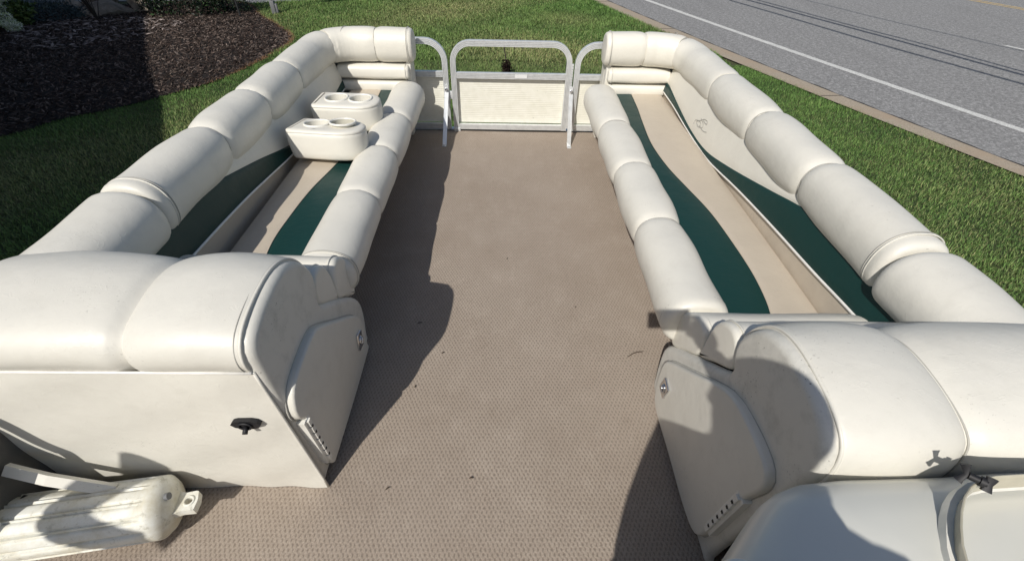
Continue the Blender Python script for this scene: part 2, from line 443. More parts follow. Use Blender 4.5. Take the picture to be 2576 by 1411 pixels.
def inset_poly(P, d):
    """shrink closed 2D polygon (ccw) by d"""
    n = len(P); out = []
    for i in range(n):
        a, b, c = Vector(P[i - 1]), Vector(P[i]), Vector(P[(i + 1) % n])
        t = (c - a).normalized(); out.append((b.x - t.y * d, b.y + t.x * d))
    return out
def profile_block(name, prof, x0, x1, mat, parent, e0=0.02, e1=0.02, puff=0.0, seams=(), seamd=0.02, nx=24, puff_z=0.0, wobble=True, up_axis='YZ', yshift=None):
    """extrude a YZ profile between x0 and x1 with rounded ends; e0/e1 edge radii"""
    area = sum(prof[i - 1][0] * prof[i][1] - prof[i][0] * prof[i - 1][1] for i in range(len(prof)))
    if area < 0: prof = prof[::-1]
    L = abs(x1 - x0); sg = 1 if x1 > x0 else -1
    st = []
    K = 6
    for k in range(K + 1):
        th = math.pi / 2 * k / K; st.append((e0 * (1 - math.sin(th)), e0 * (1 - math.cos(th)) * 0 + e0 - e0 * math.cos(th) if False else e0 * (1 - math.cos(math.pi / 2 - th))))
    # st: (axial position, inset)
    st = [(e0 * (1 - math.cos(math.pi / 2 * k / K)), e0 * (1 - math.sin(math.pi / 2 * k / K))) for k in range(K + 1)] if e0 > 0 else [(0, 0)]
    mids = [e0 + (L - e0 - e1) * k / nx for k in range(1, nx)]
    st += [(m, 0) for m in mids]
    st += [(L - e1 * (1 - math.cos(math.pi / 2 * k / K)), e1 * (1 - math.sin(math.pi / 2 * k / K))) for k in range(K, -1, -1)] if e1 > 0 else [(L, 0)]
    V = []; m = len(prof)
    for (ax, ins) in st:
        extra = 0
        for s_ in seams: extra += seamd * (0.6 * math.exp(-abs(ax - s_) / 0.012) + 0.4 * math.exp(-abs(ax - s_) / 0.06))
        if len(seams):
            bd = [0.0] + list(seams) + [L]
            for b0, b1 in zip(bd, bd[1:]):
                if b0 <= ax <= b1: extra -= .015 * math.sin(math.pi * (ax - b0) / (b1 - b0)) ** .8
        pp = inset_poly(prof, ins + extra) if abs(ins + extra) > 1e-6 else prof
        if len(seams):
            zlo = min(z for _, z in prof); p2 = inset_poly(prof, ins + max(extra, 0)) if ins + max(extra, 0) > 1e-6 else prof
            ylo = min(y for y, _ in prof)
            pp = [tuple(b_[k] + (a_[k] - b_[k]) * (min(1, max(0, (b_[1] - ylo_z) / .07)) if True else 1) for k in (0, 1)) for a_, b_, ylo_z in ((A2, B2, puff_z) for A2, B2 in zip(pp, p2))]
        nn = inset_poly(prof, 1.0)
        for i_, (y, z) in enumerate(pp):
            x = x0 + sg * ax
            w = wob((x, y, z), 0.0018) if wobble else 0
            nv = (prof[i_][0] - nn[i_][0], prof[i_][1] - nn[i_][1])
            V.append((x, y + nv[0] * w, z + nv[1] * w))
    F = []
    for i in range(len(st) - 1):
        for k in range(m):
            f = (i * m + k, i * m + (k + 1) % m, (i + 1) * m + (k + 1) % m, (i + 1) * m + k)
            F.append(f if sg > 0 else f[::-1])
    c0 = tuple(range(m - 1, -1, -1)); c1 = tuple((len(st) - 1) * m + k for k in range(m))
    if sg < 0: c0, c1 = c0[::-1], c1[::-1]
    # puffed end caps by radial rings towards the centroid
    for base, cap_, xx, dirn in ((0, c0, x0, -sg), ((len(st) - 1) * m, c1, x1, sg)):
        if puff > 0:
            ring = [Vector(V[base + k]) for k in range(m)]; cen = sum(ring, Vector()) / m
            prev = list(range(base, base + m))
            for rI in range(1, 7):
                u = rI / 7; cur = []
                for k in range(m):
                    p = ring[k].lerp(cen, u); p.x = xx + dirn * puff * math.sin(math.pi / 2 * u); V.append(tuple(p)); cur.append(len(V) - 1)
                for k in range(m):
                    f = (prev[k], prev[(k + 1) % m], cur[(k + 1) % m], cur[k])
                    F.append(f if dirn > 0 else f[::-1])
                prev = cur
            F.append(tuple(prev) if dirn > 0 else tuple(prev[::-1]))
        else: F.append(cap_)
    return raw(name, V, F, mat, parent, True, 55)
def outline_tube(name, prof, x, r, mat, parent, inset=0.0, closed=True):
    area = sum(prof[i - 1][0] * prof[i][1] - prof[i][0] * prof[i - 1][1] for i in range(len(prof)))
    pr = prof if area > 0 else prof[::-1]
    if inset: pr = inset_poly(pr, inset)
    V, F = sweep([(x, y, z) for y, z in pr], circ(r, 6), fixed=(1, 0, 0), closed=closed)
    return raw(name, V, F, mat, parent, True)

def color_attr(me, cols_per_face, verts_per_face):
    """point-domain colours from per-element colours"""
    ca = me.color_attributes.new('tint', 'FLOAT_COLOR', 'POINT')
    c = np.repeat(cols_per_face, verts_per_face, axis=0)
    c4 = np.ones((len(c), 4), np.float32); c4[:, :3] = c
    ca.data.foreach_set('color', c4.ravel())
def fastmesh(name, V, nv_face, mat, cols, vpf, parent=None, faces=None):
    """V (n*vpf,3); faces given per element as index tuples"""
    ne = len(V) // vpf
    loops = (np.array(faces, np.int64)[None] + (np.arange(ne) * vpf)[:, None, None]).reshape(-1)
    nf = ne * len(faces); k = len(faces[0])
    me = bpy.data.meshes.new(name); me.vertices.add(len(V)); me.vertices.foreach_set('co', V.astype(np.float32).ravel())
    me.loops.add(len(loops)); me.loops.foreach_set('vertex_index', loops.astype(np.int32))
    me.polygons.add(nf); me.polygons.foreach_set('loop_start', np.arange(nf, dtype=np.int32) * k)
    me.polygons.foreach_set('loop_total', np.full(nf, k, np.int32))
    me.update(calc_edges=True); me.materials.append(M[mat])
    color_attr(me, cols, vpf)
    o = bpy.data.objects.new(name, me); COL.objects.link(o)
    if parent is not None:
        o.parent = parent; o.matrix_basis = parent_world(parent).inverted()
    return o

# ------------------------------------------------------------------ ground, road, mulch bed
GZ = -1.0
def polyx(tab, y):
    ys = [t[1] for t in tab]; xs = [t[0] for t in tab]
    if y <= ys[0]:
        s = (xs[1] - xs[0]) / (ys[1] - ys[0]); return xs[0] + s * (y - ys[0])
    if y >= ys[-1]:
        s = (xs[-1] - xs[-2]) / (ys[-1] - ys[-2]); return xs[-1] + s * (y - ys[-1])
    return float(np.interp(y, ys, xs))
def fitcurve(pts):
    """smooth quadratic x(y) through measured ground points, straight beyond"""
    a = np.array(pts); c = np.polyfit(a[:, 1], a[:, 0], 2)
    lo, hi = a[:, 1].min(), a[:, 1].max()
    tab = [(float(np.polyval(c, y)), float(y)) for y in np.linspace(lo, hi, 14)]
    return tab
gut_o = fitcurve([(2.82, 15.12), (3.357, 13.43), (3.86, 12.11), (4.14, 11.19), (4.85, 8.82), (5.54, 7.15), (6.008, 5.93), (6.355, 5.075)])
gut_i = fitcurve([(2.47, 15.08), (3.1, 12.86), (3.6, 11.44), (4.25, 9.67), (4.93, 7.78), (5.43, 6.615), (5.85, 5.52), (6.122, 4.81)])
white = fitcurve([(4.05, 15.25), (4.42, 14.1), (5.25, 11.57), (5.95, 9.79), (6.5, 8.37), (6.93, 7.18), (7.27, 6.11)])
YS = [-30, -15, -6, -2, 0, 2, 3] + list(np.linspace(4, 16, 49)) + [17, 19, 22, 26, 34, 50, 90]
def ribbon(name, fa, fb, z, mat, ys=YS, parent=None, jit=0.0):
    V = []; F = []
    for y in ys:
        V.append((fa(y) + rnd.uniform(-jit, jit), y, z)); V.append((fb(y) + rnd.uniform(-jit, jit), y, z))
    for i in range(len(ys) - 1): F.append((2 * i, 2 * i + 1, 2 * i + 3, 2 * i + 2))
    return raw(name, V, F, mat, parent, False)
gnd = raw('lawn_ground', [(-90, -60, GZ - 0.02), (90, -60, GZ - 0.02), (90, 110, GZ - 0.02), (-90, 110, GZ - 0.02)], [(0, 1, 2, 3)], 'soil', None, False)
tag(gnd, 'green lawn ground beside the road', kind='structure')
road = ribbon('road', lambda y: polyx(gut_o, y), lambda y: polyx(gut_o, y) + 32, GZ + 0.0, 'asphalt')
tag(road, 'grey asphalt road on the right', kind='structure')
gut = ribbon('gutter', lambda y: polyx(gut_i, y) - .03, lambda y: polyx(gut_o, y) - 0.012, GZ + 0.006, 'concrete', ys=YS)
tag(gut, 'tan concrete gutter strip between lawn and road', kind='structure')
V_, F_ = [], []
mb = MB()
for y in (7.45, 11.75, 4.2, 14.8):
    a = polyx(gut_i, y); b = polyx(gut_o, y)
    mb.add([(a, y - .03, GZ + .0105), (b, y, GZ + .0105), (b, y + .015, GZ + .0105), (a, y - .012, GZ + .0105)], [(0, 1, 2, 3)])
tag(mb.build('gutter_joint', 'dark', gut), kind=None)
e = ribbon('edge_crack', lambda y: polyx(gut_o, y) - 0.012, lambda y: polyx(gut_o, y) + 0.012 + 0.012 * math.sin(y * 9.0), GZ + 0.009, 'dark', ys=list(np.linspace(-2, 17, 190)), parent=gut)
wl = ribbon('white_line', lambda y: polyx(white, y) - 0.085, lambda y: polyx(white, y) + 0.085, GZ + 0.004, 'white_paint', ys=[-30, -10] + list(np.linspace(0, 18, 240)) + [25, 40, 90], parent=road, jit=0.006)
ribbon('yellow_line', lambda y: 14.33 - (y - 16.3) * 0.38, lambda y: 14.44 - (y - 16.3) * 0.38, GZ + 0.004, 'yellow_paint', parent=road)
ribbon('yellow_line', lambda y: 14.58 - (y - 16.3) * 0.38, lambda y: 14.69 - (y - 16.3) * 0.38, GZ + 0.004, 'yellow_paint', parent=road)
def dashx(y): return 10.93 - (y - 10.9) * 0.44
for y0 in (1.9, 7.85, 19.8):
    ribbon('lane_dash', lambda y: dashx(y) - 0.06, lambda y: dashx(y) + 0.06, GZ + 0.004, 'white_paint', ys=[y0, y0 + 1.5, y0 + 3.0], parent=road)

# mulch bed outline (right/near side) and its mound
bed_edge = [(-9.4, 2.2), (-7.6, 4.2), (-6.22, 5.467), (-5.919, 6.0), (-5.42, 6.49), (-5.0, 7.04), (-4.6, 7.75), (-4.38, 8.84), (-4.277, 9.775), (-4.441, 10.526), (-5.016, 11.345), (-5.81, 12.347), (-6.5, 13.4), (-7.4, 13.75), (-9.0, 13.3), (-11.3, 12.2), (-11.0, 11.6), (-13.5, 10.4), (-15, 6), (-13, 2)]
bed = [Vector((x, y, 0)) for x, y in bed_edge]
bedc = catmull(bed, 6, True)
def inpoly(X, Y, P):
    ins = np.zeros(X.shape, bool); n = len(P)
    for i in range(n):
        x1, y1 = P[i][0], P[i][1]; x2, y2 = P[i - 1][0], P[i - 1][1]
        if y1 == y2: continue
        c = ((y1 > Y) != (y2 > Y)) & (X < (x2 - x1) * (Y - y1) / (y2 - y1) + x1); ins ^= c
    return ins
bedp = [(p.x, p.y) for p in bedc]
cen = Vector((-8.5, 8.5, 0)); V_ = []; n = len(bedc)
for s_, dz in ((1.0, 0.0), (0.96, 0.02), (0.85, 0.07), (0.6, 0.12), (0.3, 0.14)):
    for p in bedc: V_.append((cen.x + (p.x - cen.x) * s_, cen.y + (p.y - cen.y) * s_, GZ + 0.002 + dz))
F_ = []
for r_ in range(4):
    for k in range(n): F_.append((r_ * n + k, r_ * n + (k + 1) % n, (r_ + 1) * n + (k + 1) % n, (r_ + 1) * n + k))
F_.append(tuple(4 * n + k for k in range(n)))
mulch = raw('mulch_bed', V_, F_, 'mulch'); tag(mulch, 'dark brown mulch bed with a curved edge', kind='structure')
def bedz(X, Y):
    # radial fraction via sampled outline
    ang = np.arctan2(Y - cen.y, X - cen.x); oa = np.array([math.atan2(p.y - cen.y, p.x - cen.x) for p in bedc]); orr = np.array([math.hypot(p.x - cen.x, p.y - cen.y) for p in bedc])
    idx = np.argsort(oa); ro = np.interp(ang, oa[idx], orr[idx], period=2 * math.pi)
    s = np.hypot(X - cen.x, Y - cen.y) / ro
    return GZ + np.interp(s, [0, .3, .6, .85, .96, 1.0], [.14, .14, .12, .07, .02, 0.0])
# paved parking area behind the bed, top left
pk = raw('parking_asphalt', [(-40, 11.9, GZ + .001), (-11.2, 11.9, GZ + .001), (-11.5, 13.2, GZ + .001), (-7.2, 14.05, GZ + .001), (-6.6, 13.6, GZ + .001), (-5.2, 14.2, GZ + .001), (-6.0, 40, GZ + .001), (-40, 40, GZ + .001)], [(0, 1, 2, 3, 4, 5, 6, 7)], 'asphalt', None, False)
tag(pk, 'grey paved area behind the planting bed', kind='structure')
parkp = [(-40, 11.9), (-11.2, 11.9), (-11.5, 13.2), (-7.2, 14.05), (-6.6, 13.6), (-5.2, 14.2), (-6.0, 40), (-40, 40)]

# bark chips
def chips(name, n, region, zf, size, cols, mat='chips', flat=0.35, thick=0.25):
    X = rng.uniform(region[0], region[1], n * 3); Y = rng.uniform(region[2], region[3], n * 3)
    ok = inpoly(X, Y, region[4]) if len(region) > 4 else np.ones_like(X, bool)
    X = X[ok][:n]; Y = Y[ok][:n]; n = len(X)
    L = rng.uniform(size[0], size[1], n); W = L * rng.uniform(0.13, 0.35, n); T = W * thick
    yaw = rng.uniform(0, 2 * math.pi, n); pit = rng.normal(0, flat, n); roll = rng.normal(0, flat, n)
    t = np.stack([np.cos(yaw) * np.cos(pit), np.sin(yaw) * np.cos(pit), np.sin(pit)], 1)
    s = np.stack([-np.sin(yaw), np.cos(yaw), np.sin(roll)], 1); u = np.cross(t, s)
    c = np.stack([X, Y, zf(X, Y) + rng.uniform(0.0, 0.025, n)], 1)
    P = np.stack([c - t * L[:, None] / 2, c + s * W[:, None] / 2, c + t * L[:, None] / 2, c - s * W[:, None] / 2, c + u * T[:, None]], 1)
    ci = np.array(cols)[rng.choice(len(cols), n, p=None)] * rng.uniform(0.6, 1.35, (n, 1))
    return fastmesh(name, P.reshape(-1, 3), 3, mat, ci, 5, faces=[(0, 1, 4), (1, 2, 4), (2, 3, 4), (3, 0, 4)])
visbed = [p for p in bedp]
o = chips('bark_mulch', 60000, (-10.5, -4.2, 4.5, 13.6, visbed), bedz, (0.03, 0.10), [(0.050, 0.036, 0.030), (0.075, 0.054, 0.044), (0.022, 0.016, 0.013), (0.12, 0.09, 0.075), (0.035, 0.024, 0.02), (0.17, 0.135, 0.115)])
tag(o, 'loose dark brown bark chips spread over the bed', kind='stuff')
# pale flat stone flakes in the shaded part
fl = [(-9.6, 9.9), (-8.6, 8.8), (-7.6, 8.6), (-6.6, 10.2), (-6.7, 11.0), (-8.3, 11.2), (-9.6, 10.9)]
o = chips('stone_flakes', 500, (-9.6, -6.5, 8.5, 11.2, fl), lambda x, y: bedz(x, y) + 0.015, (0.06, 0.19), [(0.25, 0.21, 0.19), (0.18, 0.15, 0.14), (0.32, 0.27, 0.25)], flat=0.2)
tag(o, 'flat grey stone flakes scattered on the mulch in front of the boulders', kind='stuff')
# dry grass rim round the bed
# ------------------------------------------------------------------ grass
def grass(name, n, xr, yr, hgt, wid, exclude, bare=None, dens=None):
    X = rng.uniform(*xr, n); Y = rng.uniform(*yr, n)
    rx = np.array([polyx(gut_i, y) for y in np.linspace(-5, 40, 91)]); RX = np.interp(Y, np.linspace(-5, 40, 91), rx)
    ok = (X < RX + 0.015 + rng.normal(0, .02, n)) & ~inpoly(X, Y, bedp) & ~inpoly(X, Y, parkp)
    ok &= ~((abs(X) < 1.15) & (Y < 3.4))
    if exclude is not None: ok &= exclude(X, Y)
    X = X[ok]; Y = Y[ok]; n = len(X)
    # clump noise
    f = (np.sin(X * 3.1 + 1.7 * np.sin(Y * 2.3)) + np.sin(Y * 4.7 + 1.3 * np.sin(X * 3.9)) + np.sin(X * 9.3 + Y * 7.1) * .6) / 2.6
    g = (np.sin(X * 1.1 + 2 * np.sin(Y * .63) + .5) + np.sin(Y * .9 - X * .7)) / 2
    H = rng.uniform(hgt[0], hgt[1], n) * (1 + 0.25 * f); W = rng.uniform(wid[0], wid[1], n)
    yaw = rng.uniform(0, 2 * math.pi, n) ; lean = rng.uniform(0.35, 1.6, n)
    d = np.stack([np.cos(yaw), np.sin(yaw), np.zeros(n)], 1); s = np.stack([-np.sin(yaw), np.cos(yaw), np.zeros(n)], 1)
    c = np.stack([X, Y, np.full(n, GZ - 0.02)], 1)
    z = np.array([0, 0, 1.0])
    m = c + d * (H * np.sin(lean * .6) * .5)[:, None] + z * (H * .62 * np.cos(lean * .5))[:, None]
    tip = m + d * (H * np.sin(lean) * .55)[:, None] + z * (H * .45 * np.cos(lean))[:, None]
    P = np.stack([c - s * W[:, None] / 2, c + s * W[:, None] / 2, m + s * W[:, None] * .45, m - s * W[:, None] * .45, tip], 1)
    base = np.array([[0.092, 0.165, 0.040]]); dry = np.array([[0.25, 0.225, 0.11]]); deep = np.array([[0.042, 0.092, 0.020]])
    k = np.clip(0.5 + 0.5 * f + rng.normal(0, .3, n), 0, 1)[:, None]
    ci = deep * (1 - k) + base * k
    dd = np.clip((g - 0.05) * .4 + rng.normal(0, .25, n), 0, 0.8)[:, None]
    # dry spots seen on the lawn
    for (sx, sy, sr) in ((-2.9, 11.3, 1.0), (-0.2, 9.8, 1.2), (0.3, 7.4, 0.7), (-1.7, 13.2, 1.5), (-6.0, 3.6, 1.2), (1.5, 12.5, .8)):
        dd += (0.55 * np.exp(-((X - sx) ** 2 + (Y - sy) ** 2) / sr ** 2))[:, None] * rng.uniform(0.2, 1, (n, 1))
    dd = np.clip(dd, 0, .85)
    ci = ci * (1 - dd) + dry * dd
    ci *= rng.uniform(0.8, 2.1, (n, 1))
    return fastmesh(name, P.reshape(-1, 3), 3, 'grass', ci, 5, faces=[(0, 1, 2), (0, 2, 3), (3, 2, 4)])
o = grass('lawn_grass', 470000, (-6.5, 6.6), (2.5, 9.0), (0.022, 0.052), (0.003, 0.006), lambda X, Y: (abs(X) < Y * 1.25 + 1.0))
tag(o, 'short green lawn grass around the bow of the boat', kind='stuff')
o = grass('lawn_grass', 330000, (-7.2, 4.2), (9.0, 17.5), (0.04, 0.08), (0.006, 0.011), lambda X, Y: (X < 4.5) & (X > -7.0))
tag(o, 'green and straw coloured lawn grass beyond the gate towards the paved area', kind='stuff')
o = grass('lawn_grass', 120000, (1.3, 6.8), (0.5, 2.6), (0.022, 0.05), (0.003, 0.006), lambda X, Y: (X > 2.0))
tag(o, 'green lawn grass strip between the right bench and the gutter', kind='stuff')
o = grass('lawn_grass', 130000, (-6.8, -1.45), (-1.0, 2.5), (0.03, 0.065), (0.005, 0.009), lambda X, Y: (X > -6.6))
tag(o, 'shaded green lawn grass left of the boat', kind='stuff')
# dry rim around the bed
n = 16000; idx = rng.integers(0, len(bedc), n); u = rng.random(n)
A_ = np.array([(p.x, p.y) for p in bedc]); B_ = np.roll(A_, -1, 0); Q = A_[idx] * (1 - u[:, None]) + B_[idx] * u[:, None] + rng.normal(0, .035, (n, 2))
ok = (Q[:, 0] > -7) & (Q[:, 1] > 8.2 + rng.normal(0, .6, n)) ; Q = Q[ok]; n = len(Q)
yaw = rng.uniform(0, 6.28, n); H = rng.uniform(.02, .06, n)
d = np.stack([np.cos(yaw), np.sin(yaw), rng.uniform(0.1, .8, n)], 1); s = np.stack([-np.sin(yaw), np.cos(yaw), np.zeros(n)], 1) * .003
c = np.stack([Q[:, 0], Q[:, 1], np.full(n, GZ + .005)], 1)
P = np.stack([c - s, c + s, c + d * H[:, None]], 1)
ci = np.array([[0.26, 0.15, 0.08]]) * rng.uniform(.5, 1.5, (n, 1))
o = fastmesh('dry_grass_rim', P.reshape(-1, 3), 3, 'grass', ci, 3, faces=[(0, 1, 2)])
tag(o, 'dry orange brown grass rim along the edge of the mulch bed', kind='stuff')

# ------------------------------------------------------------------ plants, stones, posts in the bed
def leaf_cloud(name, n, c, rad, size, cols, mat, parent, shell=0.35, droop=0.0, seed=1):
    r_ = np.random.default_rng(seed)
    d = r_.normal(size=(n, 3)); d /= np.linalg.norm(d, axis=1)[:, None]
    k = 1 - shell * r_.random(n) ** 1.5
    lump = 1 + .18 * np.sin(d[:, 0] * 7 + seed) * np.sin(d[:, 1] * 6 + 1) + .12 * np.sin(d[:, 2] * 9)
    P0 = np.array(c) + d * np.array(rad) * (k * lump)[:, None]
    P0[:, 2] = np.maximum(P0[:, 2], GZ + .03)
    t = r_.normal(size=(n, 3)); t[:, 2] -= droop; t /= np.linalg.norm(t, axis=1)[:, None]
    s = np.cross(t, r_.normal(size=(n, 3))); s /= np.linalg.norm(s, axis=1)[:, None]
    L = r_.uniform(size[0], size[1], n)[:, None]; W = L * .42
    P = np.stack([P0, P0 + t * L * .5 + s * W * .5, P0 + t * L, P0 + t * L * .5 - s * W * .5], 1)
    ci = np.array(cols)[r_.integers(0, len(cols), n)] * r_.uniform(.6, 1.4, (n, 1))
    return fastmesh(name, P.reshape(-1, 3), 4, mat, ci, 4, parent, faces=[(0, 1, 2, 3)])
def stems(parent, c, h, n, spread, r=0.012, seed=0, mat='bark', name='stem'):
    rr = random.Random(seed)
    for i in range(n):
        a = rr.uniform(0, 6.28); s_ = rr.uniform(.3, 1) * spread
        P = [Vector(c), Vector(c) + Vector((math.cos(a) * s_ * .3, math.sin(a) * s_ * .3, h * .45)), Vector(c) + Vector((math.cos(a) * s_, math.sin(a) * s_, h * rr.uniform(.8, 1.1)))]
        V, F = sweep(catmull(P, 4), circ(r, 6), scale=[1 - .6 * k / 8 for k in range(9)])
        raw(name, V, F, mat, parent)
G1 = [(0.010, 0.025, 0.008), (0.045, 0.09, 0.03), (0.006, 0.014, 0.006), (0.006, 0.014, 0.006), (0.006, 0.014, 0.006)]  # near-black tones put the shrub's unlit depths into the leaf colour
t = thing('broadleaf_shrub', 'large green broadleaf shrub behind the mulch, right of the boulders', 'shrub', (-7.35, 12.25, GZ))
leaf_cloud('foliage', 9000, (-7.35, 12.15, GZ + .45), (1.05, .85, .95), (.04, .10), G1, 'leaf', t, seed=3); stems(t, (-7.35, 12.25, GZ), .9, 5, .5, seed=2)
t = thing('dark_conifer', 'dark narrow conifer beside the broadleaf shrub', 'shrub', (-6.55, 12.75, GZ))
leaf_cloud('foliage', 6000, (-6.5, 12.6, GZ + .4), (.42, .42, .9), (.02, .05), [(0.018, 0.04, 0.02), (0.03, 0.055, 0.02)], 'leaf', t, seed=4); stems(t, (-6.55, 12.75, GZ), 1.1, 1, .05, .03)
t = thing('juniper', 'low blue green juniper between hydrangea and boulders', 'shrub', (-9.75, 11.1, GZ))
leaf_cloud('foliage', 7000, (-9.75, 11.1, GZ + .16), (.85, .5, .30), (.03, .06), [(0.035, 0.06, 0.065), (0.05, 0.08, 0.085)], 'leaf', t, seed=5); stems(t, (-9.75, 11.1, GZ), .25, 4, .5, .01)
t = thing('bare_branch_shrub', 'sparse dark twiggy shrub in front of the boulders', 'shrub', (-8.55, 10.9, GZ + .1))
stems(t, (-8.55, 10.9, GZ + .1), 1.0, 14, .75, .009, 6, name='branch')
leaf_cloud('foliage', 2600, (-8.6, 10.95, GZ + 1.0), (.95, .6, .40), (.03, .07), [(0.02, 0.022, 0.018), (0.035, 0.03, 0.022)], 'leaf', t, seed=6, shell=.8)
t = thing('hydrangea', 'hydrangea with white cone blooms at the left edge of the bed', 'shrub', (-10.35, 10.55, GZ + .05))
leaf_cloud('foliage', 4500, (-10.15, 10.35, GZ + .30), (.60, .60, .40), (.05, .12), [(0.09, 0.14, 0.03), (0.14, 0.18, 0.05), (0.05, 0.09, 0.02)], 'leaf', t, seed=7)
stems(t, (-10.35, 10.55, GZ), .5, 4, .4, .01)
bl = [(-9.45, 9.75, .10, .22), (-9.75, 10.05, .30, .24), (-10.0, 9.95, .44, .22), (-9.70, 9.62, -.02, .18), (-9.40, 9.85, -.05, .16), (-10.05, 10.4, .52, .26), (-9.58, 10.15, .42, .20)]
for i, (x, y, z, r_) in enumerate(bl):
    leaf_cloud('bloom', 900, (x, y, GZ + .28 + z), (r_ * .8, r_ * .8, r_ * .62), (.02, .04), [(0.74, 0.76, 0.60), (0.85, 0.85, 0.76), (0.55, 0.62, 0.32)], 'petal', t, seed=20 + i, shell=.3)

def boulder(name, c, d, label, seed, rz=0, flat=1.0):
    bm = bmesh.new(); bmesh.ops.create_icosphere(bm, subdivisions=4, radius=.5)
    rr = random.Random(seed); planes = [(Vector((rr.uniform(-1, 1), rr.uniform(-1, 1), rr.uniform(-.6, 1))).normalized(), rr.uniform(.28, .42)) for _ in range(11)]
    Rm = Matrix.Rotation(rz, 3, 'Z')
    for v in bm.verts:
        p = v.co.copy()
        for nrm, k in planes:
            e_ = p.dot(nrm) - k
            if e_ > 0: p -= nrm * e_ * .92
        p += p.normalized() * .012 * math.sin(p.x * 31 + seed) * math.sin(p.y * 27)
        v.co = p
    bm.verts.index_update()
    V = [Rm @ Vector((v.co.x * d[0] * 1.2, v.co.y * d[1] * 1.2, v.co.z * d[2] * 1.2)) + Vector(c) for v in bm.verts]; F = [[v.index for v in f.verts] for f in bm.faces]; bm.free()
    o = raw(name, V, F, 'stone', None, True, 28)
    return tag(o, label, 'boulder', 'boulders in the planting bed')
boulder('boulder', (-8.75, 11.55, GZ + .16), (.95, .5, .36), 'wide flat topped tan boulder in front of the others', 3, .25)
boulder('boulder', (-9.35, 12.35, GZ + .32), (.85, .6, .62), 'tall grey boulder behind the flat topped one', 8, .1)
boulder('boulder', (-8.28, 12.0, GZ + .24), (.46, .42, .46), 'rounded brown boulder beside the broadleaf shrub', 13, -.3)
boulder('boulder', (-9.85, 11.95, GZ + .15), (.42, .34, .26), 'small pale boulder at the left end of the row', 21, .5)
t = thing('garden_rod', 'thin dark metal rod standing in the mulch', 'rod', (-6.02, 11.82, GZ))
tube('rod', [(-6.02, 11.82, GZ), (-6.06, 11.86, GZ + 1.5)], .022, 'postdark', t)
tube('foot_spike', [(-6.0, 11.78, GZ + .02), (-5.99, 11.74, GZ + .12)], .016, 'postdark', t)
t = thing('lawn_post', 'grey post with a short sleeve standing on the lawn beside the mulch', 'post', (-5.5, 12.45, GZ))
tube('post', [(-5.5, 12.45, GZ), (-5.62, 12.5, GZ + 1.7)], .035, 'postgrey', t)
box('sleeve', (-5.5, 12.45, GZ + .14), (.10, .10, .28), 'postgrey', t, .01)
box('clamp', (-5.42, 12.44, GZ + .12), (.05, .05, .2), 'postgrey', t, .008)
box('shadow_board', (-5.0, 12.7, GZ + 2.0), (1.5, .05, .8), 'siding', t, .01, Matrix.Rotation(.5, 3, 'Z'))  # unseen panel added above the post to cast a shadow band on the lawn
# small brown dead plant in the lawn ahead of the gate
t = thing('dead_plant', 'small dark brown dead plant tuft in the lawn seen through the gate', 'plant', (0.02, 8.3, GZ))
leaf_cloud('withered_leaves', 900, (0.02, 8.3, GZ + .10), (.075, .075, .12), (.02, .05), [(0.014, 0.009, 0.008), (0.03, 0.02, 0.016)], 'chips', t, seed=31, shell=.9)
tube('dry_stalk', [(0.02, 8.3, GZ), (0.01, 8.31, GZ + .26), (-0.03, 8.33, GZ + .46)], .010, 'bark', t)

# building whose roof shades the bed (stands left of and behind the view)
t = thing('building', 'pale sided building left of the boat whose roof shades the bed', 'building', (-12, 0, GZ))
dv = Vector((-0.505, 0.863, 0)); nv = Vector((-0.863, -0.505, 0))
H_ = 5.0; p0 = Vector((-5.0 - .48 * H_, 6.8 - .97 * H_, 0))
def bp(a, b, z): p = p0 + dv * a + nv * b; return (p.x, p.y, GZ + z)
A0, A1 = -9.0, 13.0
def prism(name, P, mat, parent):
    n = len(P) // 2; F = [tuple(range(n - 1, -1, -1)), tuple(range(n, 2 * n))] + [(i, (i + 1) % n, n + (i + 1) % n, n + i) for i in range(n)]
    return raw(name, P, F, mat, parent, False)
prism('wall', [bp(A0 + .4, .6, 0), bp(A1 - .4, .6, 0), bp(A1 - .4, 7.4, 0), bp(A0 + .4, 7.4, 0), bp(A0 + .4, .6, 4.9), bp(A1 - .4, .6, 4.9), bp(A1 - .4, 7.4, 4.9), bp(A0 + .4, 7.4, 4.9)], 'siding', t)
P = [bp(A0, 0, 4.85), bp(A0, 0, 5.0), bp(A0, 4, 6.6), bp(A0, 8, 5.0), bp(A0, 8, 4.85), bp(A0, 4, 6.4), bp(A1, 0, 4.85), bp(A1, 0, 5.0), bp(A1, 4, 6.6), bp(A1, 8, 5.0), bp(A1, 8, 4.85), bp(A1, 4, 6.4)]
raw('roof', P, [(1, 7, 8, 2), (2, 8, 9, 3), (0, 5, 11, 6), (5, 4, 10, 11), (0, 6, 7, 1), (3, 9, 10, 4), (0, 1, 2, 5), (5, 2, 3, 4), (6, 11, 8, 7), (11, 10, 9, 8)], 'roof', t, False)
for a in (-7, -4, -1):
    prism('window', [bp(a, .58, 1.2), bp(a + 1.2, .58, 1.2), bp(a + 1.2, .56, 1.2), bp(a, .56, 1.2), bp(a, .58, 2.6), bp(a + 1.2, .58, 2.6), bp(a + 1.2, .56, 2.6), bp(a, .56, 2.6)], 'black', t)

